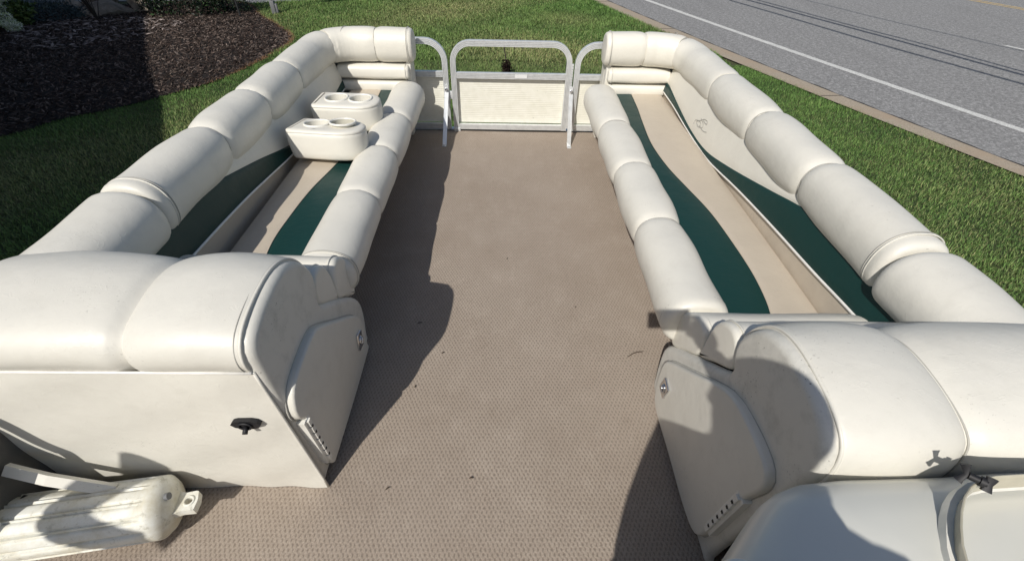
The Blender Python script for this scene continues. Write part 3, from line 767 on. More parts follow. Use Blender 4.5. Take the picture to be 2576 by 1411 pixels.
# overhead cables above the verge; their shadows run along the road
CH = 5.2
def cable(name, P, r, label):
    P = [Vector((x - .48 * CH, y - .97 * CH, GZ + CH)) for x, y in P]
    d0 = (P[0] - P[1]).normalized(); d1 = (P[-1] - P[-2]).normalized()
    P = [P[0] + d0 * 12] + P + [P[-1] + d1 * 10]
    V, F = sweep(catmull(P, 6), circ(r, 6)); return tag(raw(name, V, F, 'cable'), label, 'cable', 'overhead cables along the road')
cable('overhead_cable', [(6.55, 15.5), (7.32, 13.2), (8.1, 10.76), (9.09, 8.2)], .042, 'overhead cable nearest the verge, lowest of the four')
cable('overhead_cable', [(7.1, 15.6), (8.2, 12.57), (8.87, 10.71), (9.54, 8.73)], .050, 'thick overhead cable, second from the verge')
cable('overhead_cable', [(7.42, 15.62), (8.45, 12.6), (9.1, 10.9), (9.72, 8.94)], .034, 'thin overhead cable beside the thick one')
cable('overhead_cable', [(8.95, 15.78), (9.80, 13.2), (10.6, 11.3)], .022, 'thinnest overhead cable, farthest from the verge')
for i, (x, y, lb) in enumerate(((13.5, -9.5, 'timber utility pole holding the cables at the near end'), (1.2, 22.0, 'timber utility pole holding the cables at the far end'))):
    t = thing('utility_pole', lb, 'pole', (x, y, GZ), 'utility poles')
    V, F = sweep([(x, y, GZ), (x, y, GZ + 7.5)], circ(.15, 12), scale=[1, .75]); raw('shaft', V, F, 'wood', t)
    box('cross_arm', (x, y, GZ + 5.35), (3.2, .1, .12), 'wood', t)

# ------------------------------------------------------------------ boat deck
Y_BOW = 3.53
t = thing('pontoon_boat_deck', 'carpeted pontoon boat deck between the two benches', 'boat deck', (0, 0, 0))
deckv = []
box('deck_board', (0, -.3, -.032), (2.78, 7.75, .05), 'wood', t)
V_, F_ = [], []
# carpet as a finely subdivided sheet with faint unevenness
nx, ny = 54, 160
for j in range(ny + 1):
    for i in range(nx + 1):
        x = -1.385 + 2.77 * i / nx; y = -4.1 + 7.62 * j / ny
        V_.append((x, y, 0.0 + .0012 * math.sin(x * 5 + y * 2) * math.sin(y * 3.1)))
for j in range(ny):
    for i in range(nx):
        a = j * (nx + 1) + i; F_.append((a, a + 1, a + nx + 2, a + nx + 1))
raw('carpet', V_, F_, 'carpet', t)
box('bow_trim', (0, Y_BOW + .045, -.035), (2.80, .05, .075), 'alu', t, .006)
box('side_trim', (-1.405, -.3, -.035), (.04, 7.7, .075), 'alu', t, .006); box('side_trim', (1.405, -.3, -.035), (.04, 7.7, .075), 'alu', t, .006)
for x in (-.85, .85):
    V, F = sweep([(x, -4.0, -.42), (x, -3.9, -.42), (x, 2.9, -.42), (x, 3.3, -.38), (x, 3.55, -.30), (x, 3.68, -.22)], circ(.32, 28), fixed=(0, 0, 1), scale=[.8, 1, 1, .82, .48, .12]); raw('pontoon_tube', V, F, 'alu', t, True, 50)
for y in (-2.5, 2.0):
    box('support_block', (0, y, -.87), (2.2, .25, .22), 'wood', t)

# ------------------------------------------------------------------ aluminium bow railings and gate
g_ = .005
def rail_section(w, d):
    """fluted box section: u across (w), v = depth along Y (d)"""
    h = w / 2; k = d / 2
    front = []
    for i in range(4):
        a = -h + w * (i + .12) / 4; b = -h + w * (i + .88) / 4
        front += [(a, -k), (b, -k)]
        if i < 3: front += [(b + w * .03, -k + g_), (b + w * .21, -k + g_)]
    return front + [(h, -k + .003), (h, k - .003), (h - .003, k), (-h + .003, k), (-h, k - .003), (-h, -k + .003)]
def archpath(xl, xr, z0, z1, r, y, left=True, right=True):
    P = []
    if left:
        P.append((xl, y, z0))
        for k in range(9):
            th = math.pi - math.pi / 2 * k / 8; P.append((xl + r + r * math.cos(th), y, z1 - r + r * math.sin(th)))
    else: P.append((xl, y, z1))
    if right:
        for k in range(9):
            th = math.pi / 2 - math.pi / 2 * k / 8; P.append((xr - r + r * math.cos(th), y, z1 - r + r * math.sin(th)))
        P.append((xr, y, z0))
    else: P.append((xr, y, z1))
    return P
def bar(name, path, w, d, parent, mat='alu'):
    V, F = sweep(path, rail_section(w, d), fixed=(0, 1, 0)); return raw(name, V, F, mat, parent, False)
def ribbed(name, x0, x1, z0, z1, y, parent, pitch=.0138, amp=.0015):
    n = int((z1 - z0) / pitch); V = []; F = []; K = 5
    rows = n * K + 1
    for r_ in range(rows):
        z = z0 + (z1 - z0) * r_ / (rows - 1); ph = (r_ % K) / K
        dy = -amp * abs(math.sin(math.pi * ph)) ** .6
        for x in np.linspace(x0, x1, 7): V.append((x, y + dy + .0008 * math.sin(x * 9), z))
    for r_ in range(rows - 1):
        for i in range(6): a = r_ * 7 + i; F.append((a, a + 1, a + 8, a + 7))
    k = len(V)
    V += [(x0, y + .004, z0), (x1, y + .004, z0), (x1, y + .004, z1), (x0, y + .004, z1)]; F.append((k + 3, k + 2, k + 1, k))
    return raw(name, V, F, 'panel', parent, True)
YG = 3.535; DP = .034; BW = .040
t = thing('bow_gate', 'aluminium bow gate with cream ribbed panel and rounded top corners', 'gate', (0.045, YG, 0))
bar('gate_frame', archpath(-.378, .467, .012, .636, .125, YG, True, True), BW, DP, t)
bar('middle_rail', [(-.357, YG - .002, .419), (.446, YG - .002, .419)], .042, DP - .004, t)
bar('bottom_rail', [(-.357, YG - .002, .034), (.446, YG - .002, .034)], .040, DP - .004, t)
ribbed('ribbed_panel', -.366, .455, .056, .400, YG + .022, t)
box('clear_label', (.118, YG - .0195, .420), (.088, .001, .024), 'silver_sticker', t)
box('threshold_shade', (.045, YG + .005, .006), (.88, .03, .012), 'dark', t)  # solid dark strip, painted shade for the gap under the gate
box('gate_foot', (-.372, YG - .012, .012), (.05, .03, .028), 'alu', t, .003)
hb = MB()
for k in range(26): hb.box((.492, YG - .010, .04 + k * .0185), (.012, .016, .0155))
hb.build('hinge', 'alu', t)
box('latch_plate', (-.405, YG - .006, .275), (.03, .012, .06), 'alu', t, .003)
for (x0, x1, xs, foot, lb, nm) in ((-1.25, -.418, -.436, -.448, 'left aluminium bow railing with cream panel and a bright support strut', 'L'), (1.26, .508, .497, .486, 'right aluminium bow railing with cream panel and a bright support strut', 'R')):
    lft = x0 < 0
    t = thing('bow_railing', lb, 'railing', ((x0 + x1) / 2, YG, 0), 'railings beside the bow gate')
    if lft: P = archpath(x0, x1 - .02, .012, .645, .135, YG - .03 + .03, False, True)
    else: P = archpath(x1 + .02, x0, .012, .636, .135, YG, True, False)
    bar('railing_frame', P, BW, DP, t)
    xa, xb = (x0, x1 - .04) if lft else (x1 + .04, x0)
    bar('middle_rail', [(xa, YG - .002, .425 if lft else .419), (xb, YG - .002, .425 if lft else .419)], .040, DP - .004, t)
    bar('bottom_rail', [(xa, YG - .002, .036), (xb, YG - .002, .036)], .042, DP - .004, t)
    ribbed('ribbed_panel', xa, xb, .056, .406, YG + .022, t)
    # side run of the railing behind the bench
    sx = -1.36 if lft else 1.36
    ya = .47 if lft else -3.9
    V, F = sweep([(sx, ya, .465), (sx, 3.3, .465), (sx * .985, 3.5, .465), (x0, YG, .465)], rail_section(.035, .032), fixed=(0, 0, 1)); raw('side_rail', V, F, 'alu', t, False)
    box('side_panel', (sx, (ya + 3.5) / 2, .20), (.006, 3.5 - ya, .36), 'inner_panel', t)
    for y in ((.49, 2.2) if lft else (-3.2, -1.4, .4, 2.2)): box('side_post', (sx + (.018 if lft else -.018), y, .23), (.03, .03, .44), 'alu', t, .003)
    # strut: flat bar from the post to the deck
    st_ = [(xs, YG - .022, .355), (xs, YG - .030, .30), (foot, 3.275, .022), (foot, 3.258, .003), (foot, 3.225, .003)]
    V, F = sweep(st_, [(-.015, -.002), (.015, -.002), (.015, .002), (-.015, .002)], fixed=(0, .75, .66)); so_ = raw('support_strut', V, F, 'alu', t, False)
    V, F = sweep([(xs, YG - .020, .325), (xs, YG - .044, .325)], circ(.010, 8)); raw('bolt', V, F, 'chrome', so_)
    V, F = sweep([(foot, 3.236, .003), (foot, 3.236, .010)], circ(.007, 8)); raw('screw', V, F, 'chrome', so_)

# ------------------------------------------------------------------ benches
def lerp_tab(tab, y):
    tab = sorted(tab); return float(np.interp(y, [a for a, _ in tab], [b for _, b in tab]))
def smooth_tab(tab):
    tab = sorted(tab); P = catmull([Vector((a, b, 0)) for a, b in tab], 8); return [(p.x, p.y) for p in P]
def strip(name, s, ys, fa, fb, z, mat, parent, K=10, dome=.006, edge=.006, back_round=False):
    """seat panel piece between two curves x=fa(y)..fb(y), side s"""
    V = []; F = []
    for y in ys:
        a, b = fa(y), fb(y)
        for k in range(K + 1):
            u = k / K; x = a + (b - a) * u
            d = min(u, 1 - u) * abs(b - a)
            zz = z(x, y) - edge * max(0, 1 - d / .012) ** 2 * .5
            V.append((s * x, y, zz))
        if back_round:
            for k in range(1, 6):
                th = math.pi / 2 * k / 5; V.append((s * (b + .022 * math.sin(th)), y, z(b, y) - .003 - .022 * (1 - math.cos(th))))
            V.append((s * (b + .023), y, z(b, y) - .10))
    m = (K + 1) + (6 if back_round else 0)
    for j in range(len(ys) - 1):
        for k in range(m - 1):
            f = (j * m + k, j * m + k + 1, (j + 1) * m + k + 1, (j + 1) * m + k)
            F.append(f if s > 0 else f[::-1])
    return raw(name, V, F, mat, parent)
def backstrip(name, s, ys, fa, fb, xo, mat, parent, K=8, edge=.004):
    V = []; F = []
    for y in ys:
        a, b = fa(y), fb(y)
        if b < a + .001: b = a + .001
        for k in range(K + 1):
            u = k / K; z = a + (b - a) * u; d = min(u, 1 - u) * (b - a)
            V.append((s * (xo(z, y) + edge * max(0, 1 - d / .010) ** 2), y, z))
    m = K + 1
    for j in range(len(ys) - 1):
        for k in range(m - 1):
            f = (j * m + k, (j + 1) * m + k, (j + 1) * m + k + 1, j * m + k + 1)
            F.append(f if s > 0 else f[::-1])
    return raw(name, V, F, mat, parent)

def bench(s, dy, cfg):
    """s = -1 left, +1 right; dy = shift of the rear end"""
    left = s < 0
    b = thing('corner_bench', cfg['label'], 'bench seat', (s * .95, 2.0, 0), 'padded bench seats along the deck sides')
    yr = cfg['yr']                # rear arm back plane
    # --- base
    V = []; 
    prof = [(s * .725, 0.001), (s * .725, .31), (s * 1.24, .31), (s * 1.24, 0.001)]
    mbx = MB(); mbx.box((s * .985, (yr + .05 + 3.42) / 2, .15), (.515, 3.42 - yr - .05, .298)); bo = mbx.build('base', 'carpet', b)
    # piping of carpet at base edge
    tube('carpet_binding', [(s * .722, yr + .55, .008), (s * .722, 3.40, .008)], .008, 'carpet', b, 6)
    # --- front bolster (lower roll)
    ys = cfg['low']
    bx = .672
    for i in range(len(ys) - 1):
        y0, y1 = ys[i], ys[i + 1]
        p = pillow('bolster_pillow', [(s * bx, y0, .352), (s * bx, y1, .352)], .112, .100, 'vinyl', b, 'dome' if i == 0 else 'seam', 'flat' if i == len(ys) - 2 else 'seam', pinch=.17, seed=i + (10 if left else 0))
        if i: stitch_ring((s * bx, y0, .352), (0, 1, 0), .112 * .83, .100 * .83, p, off=.0005, r=.0016, name='seam_thread')
        if i == len(ys) - 2:
            stitch_ring((s * bx, y1 + .045, .352), (0, 1, 0), .1115, .0995, p)
            stitch_ring((s * bx, y1 + .036, .352), (0, 1, 0), .1105, .0985, p, r=.0022, mat='vinyl', name='welt')
    # --- seat cushion: tan + green
    gt = smooth_tab(cfg['gt']); ymax = 3.335; ymin = yr + .60
    ysn = list(np.linspace(ymin, ymax, 70))
    zf = lambda x, y: .378 + .006 * math.sin(math.pi * min(1, max(0, (x - .7) / .42))) + .0012 * math.sin(y * 7 + x * 9) - .012 * max(0, (y - 3.30) / .035) ** 2
    jx = cfg['jx']
    strip('green_seat_panel', s, ysn, lambda y: .72, lambda y: lerp_tab(gt, y), zf, 'green', b)
    tp = strip('tan_seat_panel', s, ysn, lambda y: lerp_tab(gt, y), lambda y: jx - .022, zf, 'tan', b, back_round=True)
    P = [Vector((s * (lerp_tab(gt, y) + .0), y, zf(.9, y) - .0005)) for y in ysn]
    V, F = sweep(P, circ(.0022, 5)); raw('seam_welt', V, F, 'tan', b)
    box('seat_core', (s * .905, (ymin + ymax) / 2, .33), (.36, ymax - ymin - .01, .08), 'tan', b)
    # --- backrest: tan lower panel, piping, green and ivory puffed cushion
    def mapback(tab):
        out = []
        for y_, z_ in tab:
            m_ = (1.5 - z_) / 1.14          # same sight line, reclined back plane
            X_ = 1.4014 / (1 + .26 * m_); z2 = 1.5 - m_ * X_
            out.append((y_ * X_ / 1.14, z2))
        return out
    pipe = smooth_tab(mapback(cfg['pipe'])); gc = smooth_tab(mapback(cfg['gc']))
    yb = list(np.linspace(yr + .25, 3.30, 80))
    xb = lambda z, y: 1.126 + (z - .36) * .08
    xc = lambda z, y: 1.108 + (z - .36) * .26 - .008 * math.sin(math.pi * min(1, max(0, (z - .34) / .3)))
    fp = lambda y: lerp_tab(pipe, y); fg = lambda y: max(lerp_tab(gc, y), lerp_tab(pipe, y) + .016)
    backstrip('tan_back_panel', s, yb, lambda y: .29, lambda y: fp(y) + .02, xb, 'tan', b)
    backstrip('green_back_panel', s, yb, lambda y: fp(y), lambda y: min(fg(y), .62), xc, 'green', b)
    backstrip('ivory_back_panel', s, yb, lambda y: min(fg(y), .618), lambda y: .625, xc, 'vinyl_clean', b)
    P = [Vector((s * (xc(fp(y), y) + .004), y, fp(y))) for y in yb]
    V, F = sweep(P, circ(.0055, 6)); raw('back_piping', V, F, 'piping', b)
    box('back_board', (s * 1.245, (yr + .3 + 3.4) / 2, .45), (.03, 3.1 - yr, .36), 'dark', b)
    # --- top bolster round the bow corner
    tops = [y_ * 1.055 for y_ in cfg['top']]; X0 = 1.238; Z0 = .634; rad = .26; yc = 3.375
    ax_end = cfg['arm_end']; asplit = cfg['arm_split']
    # arm along X
    p = pillow('top_bolster_pillow', [(s * ax_end, yc, .655), (s * asplit, yc, .655)], .098, .105, 'vinyl_clean', b, 'flat', 'seam', pinch=.12, seed=33)
    stitch_ring((s * (ax_end + .034), yc, .655), (1, 0, 0), .0975, .1045, p)
    stitch_ring((s * (ax_end + .028), yc, .655), (1, 0, 0), .097, .104, p, r=.0024, mat='vinyl', name='welt')
    cx, cy = X0 - rad, yc - rad
    arc = [(s * asplit, yc, .655)] + [(s * (cx + rad * math.sin(th)), cy + rad * math.cos(th), .655) for th in np.linspace(0, math.pi * .27, 7)]
    pillow('top_bolster_pillow', arc, .098, .105, 'vinyl_clean', b, 'seam', 'seam', pinch=.07, seed=34)
    stitch_ring((s * (asplit + .20), yc - .015, .657), (1, -.12 , 0), .0965, .1035, b, r=.002)
    arc2 = [(s * (cx + rad * math.sin(th)), cy + rad * math.cos(th), .655 - .02 * (th / (math.pi / 2) - .54) / .46) for th in np.linspace(math.pi * .27, math.pi / 2, 7)] + [(s * X0, tops[0], Z0)]
    pillow('top_bolster_pillow', arc2, .100, .104, 'vinyl', b, 'seam', 'seam', pinch=.10, seed=35)
    for i in range(len(tops) - 1):
        last = i == len(tops) - 2
        p = pillow('top_bolster_pillow', [(s * X0, tops[i], Z0), (s * X0, tops[i + 1], Z0)], .106, .107, 'vinyl', b, 'seam', 'flat' if last else 'seam', pinch=.20, seed=40 + i)
        stitch_ring((s * X0, tops[i], Z0), (0, 1, 0), .106 * .80, .107 * .80, p, off=.0008, r=.0018, name='seam_thread')
        if last:
            stitch_ring((s * X0, tops[i + 1] + .055, Z0), (0, 1, 0), .1055, .1065, p)
            stitch_ring((s * X0, tops[i + 1] + .046, Z0), (0, 1, 0), .105, .106, p, r=.0026, mat='vinyl', name='welt')
    # --- bow arm cushions below the bolster
    e_x = ax_end + .03
    def slab(name, y0, y1, z0, z1, xa, xe, mat='vinyl_clean'):
        pr = []
        cy_, cz_ = (y0 + y1) / 2, (z0 + z1) / 2
        for k in range(28):
            th = 2 * math.pi * k / 28; c_, s_ = math.cos(th), math.sin(th)
            pr.append((cy_ + math.copysign(abs(c_) ** .5, c_) * (y1 - y0) / 2, cz_ + math.copysign(abs(s_) ** .6, s_) * (z1 - z0) / 2))
        return profile_block(name, pr, s * xa, s * xe, mat, b, .02, .005), pr
    c1, pr = slab('middle_cushion', 3.285, 3.45, .448, .545, e_x + .01, 1.14)
    outline_tube('welt', pr, s * (e_x + .035), .0028, 'vinyl', c1)
    c2, pr = slab('lower_cushion', 3.295, 3.45, .36, .443, e_x + .02, 1.14)
    prism_ = [(3.39, .30), (3.34, .36), (3.33, .52), (3.36, .62), (3.46, .62), (3.50, .36), (3.50, .30)]
    profile_block('arm_side_panel', prism_, s * (ax_end + .030), s * (ax_end + .06), 'vinyl', b, .006, .0, nx=3)
    box('arm_core', (s * .95, 3.45, .31), (.50, .09, .60), 'vinyl', b)
    # --- rear arm
    D = yr - .69
    sh = lambda P: [(y + D, z) for y, z in P]
    roll = cfg['roll']
    rp = catmull([Vector((y, z, 0)) for y, z in roll], 5, True); rp = [(p.x, p.y) for p in resample(rp + [rp[0]], 73)[:-1]]
    e1 = s * cfg['ex']
    arm = profile_block('arm_bolster', rp, e1, s * 1.34, 'vinyl', b, .010, .05, puff_z=cfg['zb'] + .01, seams=(cfg['seam'],), seamd=.020, nx=60)
    outline_tube('end_piping', rp, e1 + s * .004, .0042, 'vinyl', arm, inset=.002)
    outline_tube('stitching', rp, e1 + s * .017, .0016, 'thread', arm, inset=-.0008)
    outline_tube('seam_thread', rp, e1 + s * cfg['seam'], .0020, 'thread', arm, inset=.0165)
    # end panel (faces the aisle)
    ep = cfg['endp']
    epc = catmull([Vector((y, z, 0)) for y, z in ep], 4, True); epc = [(p.x, max(.001, p.y)) for p in resample(epc + [epc[0]], 91)[:-1]]
    ends = profile_block('arm_end_panel', epc, e1 - s * .024, e1 + s * .002, 'vinyl_soiled', b, .022, .0, nx=3)
    # slanting seat back cushions seen end-on
    for k, cp in enumerate(cfg['bumps']):
        cc = catmull([Vector((y, z, 0)) for y, z in cp], 6, True); cc = [(p.x, p.y) for p in resample(cc + [cc[0]], 53)[:-1]]
        bb = profile_block('slanted_cushion', cc, e1 - s * .012, s * 1.25, 'vinyl_clean', b, .016, .0, nx=14)
        outline_tube('welt', cc, e1 + s * .012, .003, 'vinyl', bb)
    # back shell
    bk = MB()
    W0 = cfg['ex'] + .0
    nxk, nzk = 44, 24; V = []; F = []
    for j in range(nzk + 1):
        for i in range(nxk + 1):
            z = .0015 + (cfg['zb'] - .0015) * j / nzk
            xx = (cfg['ex'] - .026 * 0 - .034 * (1 - z / .6)) if i == 0 else None
            xs_ = cfg['ex'] - .034 * (1 - z / .6); x = xs_ + (1.365 - xs_) * i / nxk
            uu, vv = i / nxk, j / nzk
            V.append((s * x, yr - .003 - .014 * math.sin(math.pi / 2 * min(1, uu * 6)) * math.sin(math.pi * vv) ** .7 * (1 if uu < .6 else 1) - .0022 * math.sin(x * 26 + 2 * math.sin(x * 9)) * (1 - vv) ** 3 - .0016 * math.sin(z * 30 + x * 14), z))
    for j in range(nzk):
        for i in range(nxk):
            a = j * (nxk + 1) + i; f = (a, a + 1, a + nxk + 2, a + nxk + 1); F.append(f if s > 0 else f[::-1])
    raw('arm_back_panel', V, F, 'vinyl', b)
    P = [Vector((s * (cfg['ex'] - .034 * (1 - z / .6) - .001), yr - .001, z)) for z in np.linspace(.002, cfg['zb'], 12)]
    V, F = sweep(P, circ(.0045, 6)); raw('corner_piping', V, F, 'vinyl', b)
    P = [Vector((s * x, yr - .006, cfg['zb'] + .001)) for x in np.linspace(cfg['ex'], 1.365, 6)]
    V, F = sweep(P, circ(.004, 6)); raw('back_piping', V, F, 'piping', b)
    box('arm_core', (s * (cfg['ex'] + .37), yr + .23, .24), (.64, .44, .47), 'dark', b)
    # side roll running into the rear corner
    yend = tops[-1]
    p = pillow('top_bolster_pillow', [(s * X0, yend - .012, Z0 - .004), (s * X0, yend - .16, Z0 - .006), (s * (X0 + .002), yend - .30, Z0 - .012), (s * (X0 + .008), yr + .13, Z0 - .03)], .122, .105, 'vinyl', b, 'flat', 'dome', pinch=.1, seed=60)
    return b, e1

def door_on(b, s, e1, prof, hinge_yz0, hinge_yz1, latch_yz):
    xo = e1 - s * .046
    pr = catmull([Vector((y, z, 0)) for y, z in prof], 5, True); pr = [(p.x, p.y) for p in resample(pr + [pr[0]], 81)[:-1]]
    d = profile_block('storage_door', pr, xo, xo + s * .030, 'vinyl', b, .009, .0, nx=4)
    outline_tube('door_gap_shade', pr, xo + s * .024, .0028, 'thread', d, inset=-.003)  # dark outline painted in for the shadow gap round the door
    # hinge
    h0 = Vector((xo + s * .006, *hinge_yz0)); h1 = Vector((xo + s * .006, *hinge_yz1)); ax = (h1 - h0); L = ax.length; ax.normalize()
    h = MB(); rot = Matrix((Vector((1, 0, 0)), ax.cross(Vector((1, 0, 0))).normalized(), ax)).transposed()
    h.box((h0 + h1) / 2 + Vector((0, .007, 0)), (.013, .016, L), rot)
    h.box((h0 + h1) / 2 + Vector((s * .006, -.010, 0)), (.022, .014, L), rot)
    for k in range(7):
        c_ = h0 + ax * L * (k + .5) / 7; h.box(c_ - Vector((s * .006, 0, 0)), (.014, .014, L / 7 * .78), rot)
    ho_ = h.build('hinge', 'plastic', d)
    for k in range(6):
        c_ = h0 + ax * L * (k + 1) / 7; MB().box(c_ - Vector((s * .0075, .0, 0)), (.0125, .007, L / 7 * .30), rot).build('hinge_slot_shade', 'dark', d)  # dark boxes paint the shade between the knuckles
    # chrome latch
    ly, lz = latch_yz
    rt = Matrix.Rotation(R(12) * s, 3, 'X')
    lp = box('latch', (xo - s * .004, ly, lz), (.010, .048, .072), 'chrome', d, .003, rt)
    V, F = sweep([(xo - s * .011, ly + .015 * math.cos(t_), lz + .018 * math.sin(t_)) for t_ in np.linspace(0, 2 * math.pi, 15)[:-1]], circ(.0028, 6), fixed=(1, 0, 0), closed=True); raw('latch_ring', V, F, 'chrome', d)
    V, F = sweep([(xo - s * .004, ly, lz), (xo - s * .012, ly, lz)], circ(.007, 10)); raw('latch_knob', V, F, 'chrome', d)
    V, F = sweep([(xo - s * .012, ly - .012, lz - .008), (xo - s * .016, ly + .0, lz), (xo - s * .012, ly + .006, lz + .012)], circ(.003, 6)); raw('latch_key', V, F, 'chrome', d)

cfgL = dict(label='left corner bench with two cup holder armrests on its seat', yr=.69,
    low=[3.345, 2.746, 2.296, 1.831, 1.315], top=[2.57, 2.14, 1.73, 1.245], jx=1.085,
    gt=[(3.5, .875), (3.1, .86), (2.8, .845), (2.5, .845), (2.19, .87), (1.92, .914), (1.68, .932), (1.51, .936), (1.35, .915), (1.2, .88)],
    pipe=[(3.46, .364), (3.0, .355), (2.7, .35), (2.31, .367), (1.83, .415), (1.55, .433), (1.33, .442), (.9, .46)],
    gc=[(3.40, .435), (3.22, .409), (2.95, .372), (2.65, .372), (2.3, .426), (1.98, .505), (1.71, .565), (1.5, .61), (1.3, .63), (.9, .66)],
    arm_end=.618, arm_split=.862, ex=.60, seam=.285, zb=.60,
    roll=[(.688, .60), (.683, .66), (.72, .705), (.80, .728), (.90, .734), (.98, .712), (1.04, .665), (1.075, .60), (1.07, .53), (1.03, .48), (.9, .47), (.75, .50)],
    endp=[(.725, .0), (.702, .03), (.700, .12), (.696, .30), (.689, .60), (.690, .66), (.72, .698), (.80, .722), (.90, .728), (.975, .708), (1.035, .66), (1.068, .60), (1.062, .54), (1.05, .475), (1.18, .375), (1.32, .255), (1.355, .16), (1.33, .05), (1.30, .0), (1.0, .0)],
    bumps=[[(1.062, .468), (1.064, .52), (1.085, .552), (1.125, .562), (1.17, .54), (1.195, .49), (1.205, .43), (1.20, .36), (1.12, .415)], [(1.208, .355), (1.215, .44), (1.24, .482), (1.29, .48), (1.345, .43), (1.372, .35), (1.362, .27), (1.34, .245), (1.26, .31)]])
bL, eL = bench(-1, 0, cfgL)
door_on(bL, -1, eL, [(.80, .487), (.90, .494), (.96, .472), (1.10, .355), (1.225, .247), (1.262, .165), (1.255, .06), (1.22, .022), (.80, .022), (.745, .045), (.742, .10), (.735, .20), (.730, .32), (.704, .37), (.704, .42), (.735, .468)], (.724, .340), (.742, .085), (1.180, .160))
# black oval latch on the back of the left arm
lp = raw('latch', *sweep([(-.677, .676, .405), (-.677, .664, .405)], [(.040 * math.cos(t_) , .019 * math.sin(t_)) for t_ in (0, .7, 1.1, 2.0, 2.5, 3.14, 3.8, 4.3, 5.1, 5.6)], fixed=(0, 0, 1)), 'black', bL, False)
raw('latch_ring', *sweep([(-.677 + .017 * math.cos(t_), .661, .404 + .013 * math.sin(t_)) for t_ in np.linspace(0, 6.283, 17)[:-1]], circ(.003, 6), fixed=(0, 1, 0), closed=True), 'black', lp)
raw('latch_pull', *sweep([(-.677, .664, .400), (-.675, .646, .392)], circ(.007, 8)), 'black', lp)

cfgR = dict(label='right corner bench with embroidered backrest, no armrests', yr=.415,
    low=[3.355, 2.69, 2.147, 1.635, 1.085], top=[2.50, 1.99, 1.50, .995], jx=1.125,
    gt=[(3.4, .90), (3.05, .885), (2.78, .862), (2.49, .845), (2.22, .863), (2.0, .90), (1.776, .94), (1.55, .957), (1.35, .962), (1.2, .95), (1.1, .93), (.9, .88)],
    pipe=[(3.31, .379), (3.08, .373), (2.82, .353), (2.55, .342), (2.33, .345), (1.97, .387), (1.63, .417), (1.28, .441), (1.03, .463), (.6, .49)],
    gc=[(3.26, .457), (3.0, .412), (2.71, .374), (2.43, .372), (2.12, .43), (1.725, .525), (1.525, .575), (1.3, .62), (.6, .66)],
    arm_end=.672, arm_split=.94, ex=.62, seam=.255, zb=.575,
    roll=[(.418, .575), (.405, .66), (.425, .735), (.50, .768), (.62, .778), (.70, .755), (.755, .70), (.785, .63), (.77, .565), (.72, .52), (.60, .51), (.48, .53)],
    endp=[(.485, .0), (.468, .03), (.462, .12), (.445, .30), (.418, .56), (.408, .66), (.428, .728), (.50, .762), (.62, .771), (.70, .748), (.75, .695), (.775, .63), (.76, .575), (.745, .535), (.90, .405), (1.06, .27), (1.11, .20), (1.10, .06), (1.06, .0), (.8, .0)],
    bumps=[[(.762, .525), (.758, .575), (.785, .612), (.825, .622), (.875, .597), (.905, .55), (.915, .48), (.912, .40), (.83, .465)], [(.92, .395), (.925, .465), (.945, .492), (.995, .488), (1.055, .445), (1.11, .378), (1.115, .30), (1.08, .255), (1.0, .32)]])
bR, eR = bench(1, 0, cfgR)
door_on(bR, 1, eR, [(1.0, .262), (.92, .332), (.845, .398), (.723, .503), (.662, .538), (.603, .552), (.529, .557), (.472, .545), (.454, .50), (.476, .40), (.492, .30), (.502, .20), (.505, .10), (.53, .045), (.60, .026), (.75, .022), (.95, .022), (1.01, .055), (1.032, .14), (1.03, .22)], (.482, .40), (.500, .15), (.955, .172))

# embroidered emblem on the right backrest
def em(P):
    P = [(y * 1.4014 / (1 + .26 * (1.5 - z) / 1.14) / 1.14, 1.5 - (1.5 - z) / 1.14 * 1.4014 / (1 + .26 * (1.5 - z) / 1.14)) for y, z in P]
    return [Vector((1.106 + (z - .36) * .26 - .008 * math.sin(math.pi * min(1, max(0, (z - .34) / .3))), y, z)) for y, z in P]
for k, P in enumerate(([(2.675, .427), (2.66, .455), (2.60, .475), (2.555, .50), (2.53, .508), (2.50, .512)], [(2.50, .512), (2.49, .50), (2.515, .492), (2.55, .495)], [(2.64, .452), (2.61, .440), (2.585, .443), (2.57, .455), (2.58, .470), (2.61, .470), (2.64, .455)], [(2.59, .490), (2.55, .483), (2.535, .468), (2.55, .452), (2.575, .446)], [(2.585, .452), (2.54, .447), (2.505, .450), (2.47, .461)])):
    V, F = sweep(catmull(em(P), 5), circ(.0016, 5)); raw('embroidery', V, F, 'thread', bR)
raw('snap_button', *sweep([(1.125, 2.24, .372), (1.112, 2.24, .372)], circ(.008, 10)), 'debris', bR)

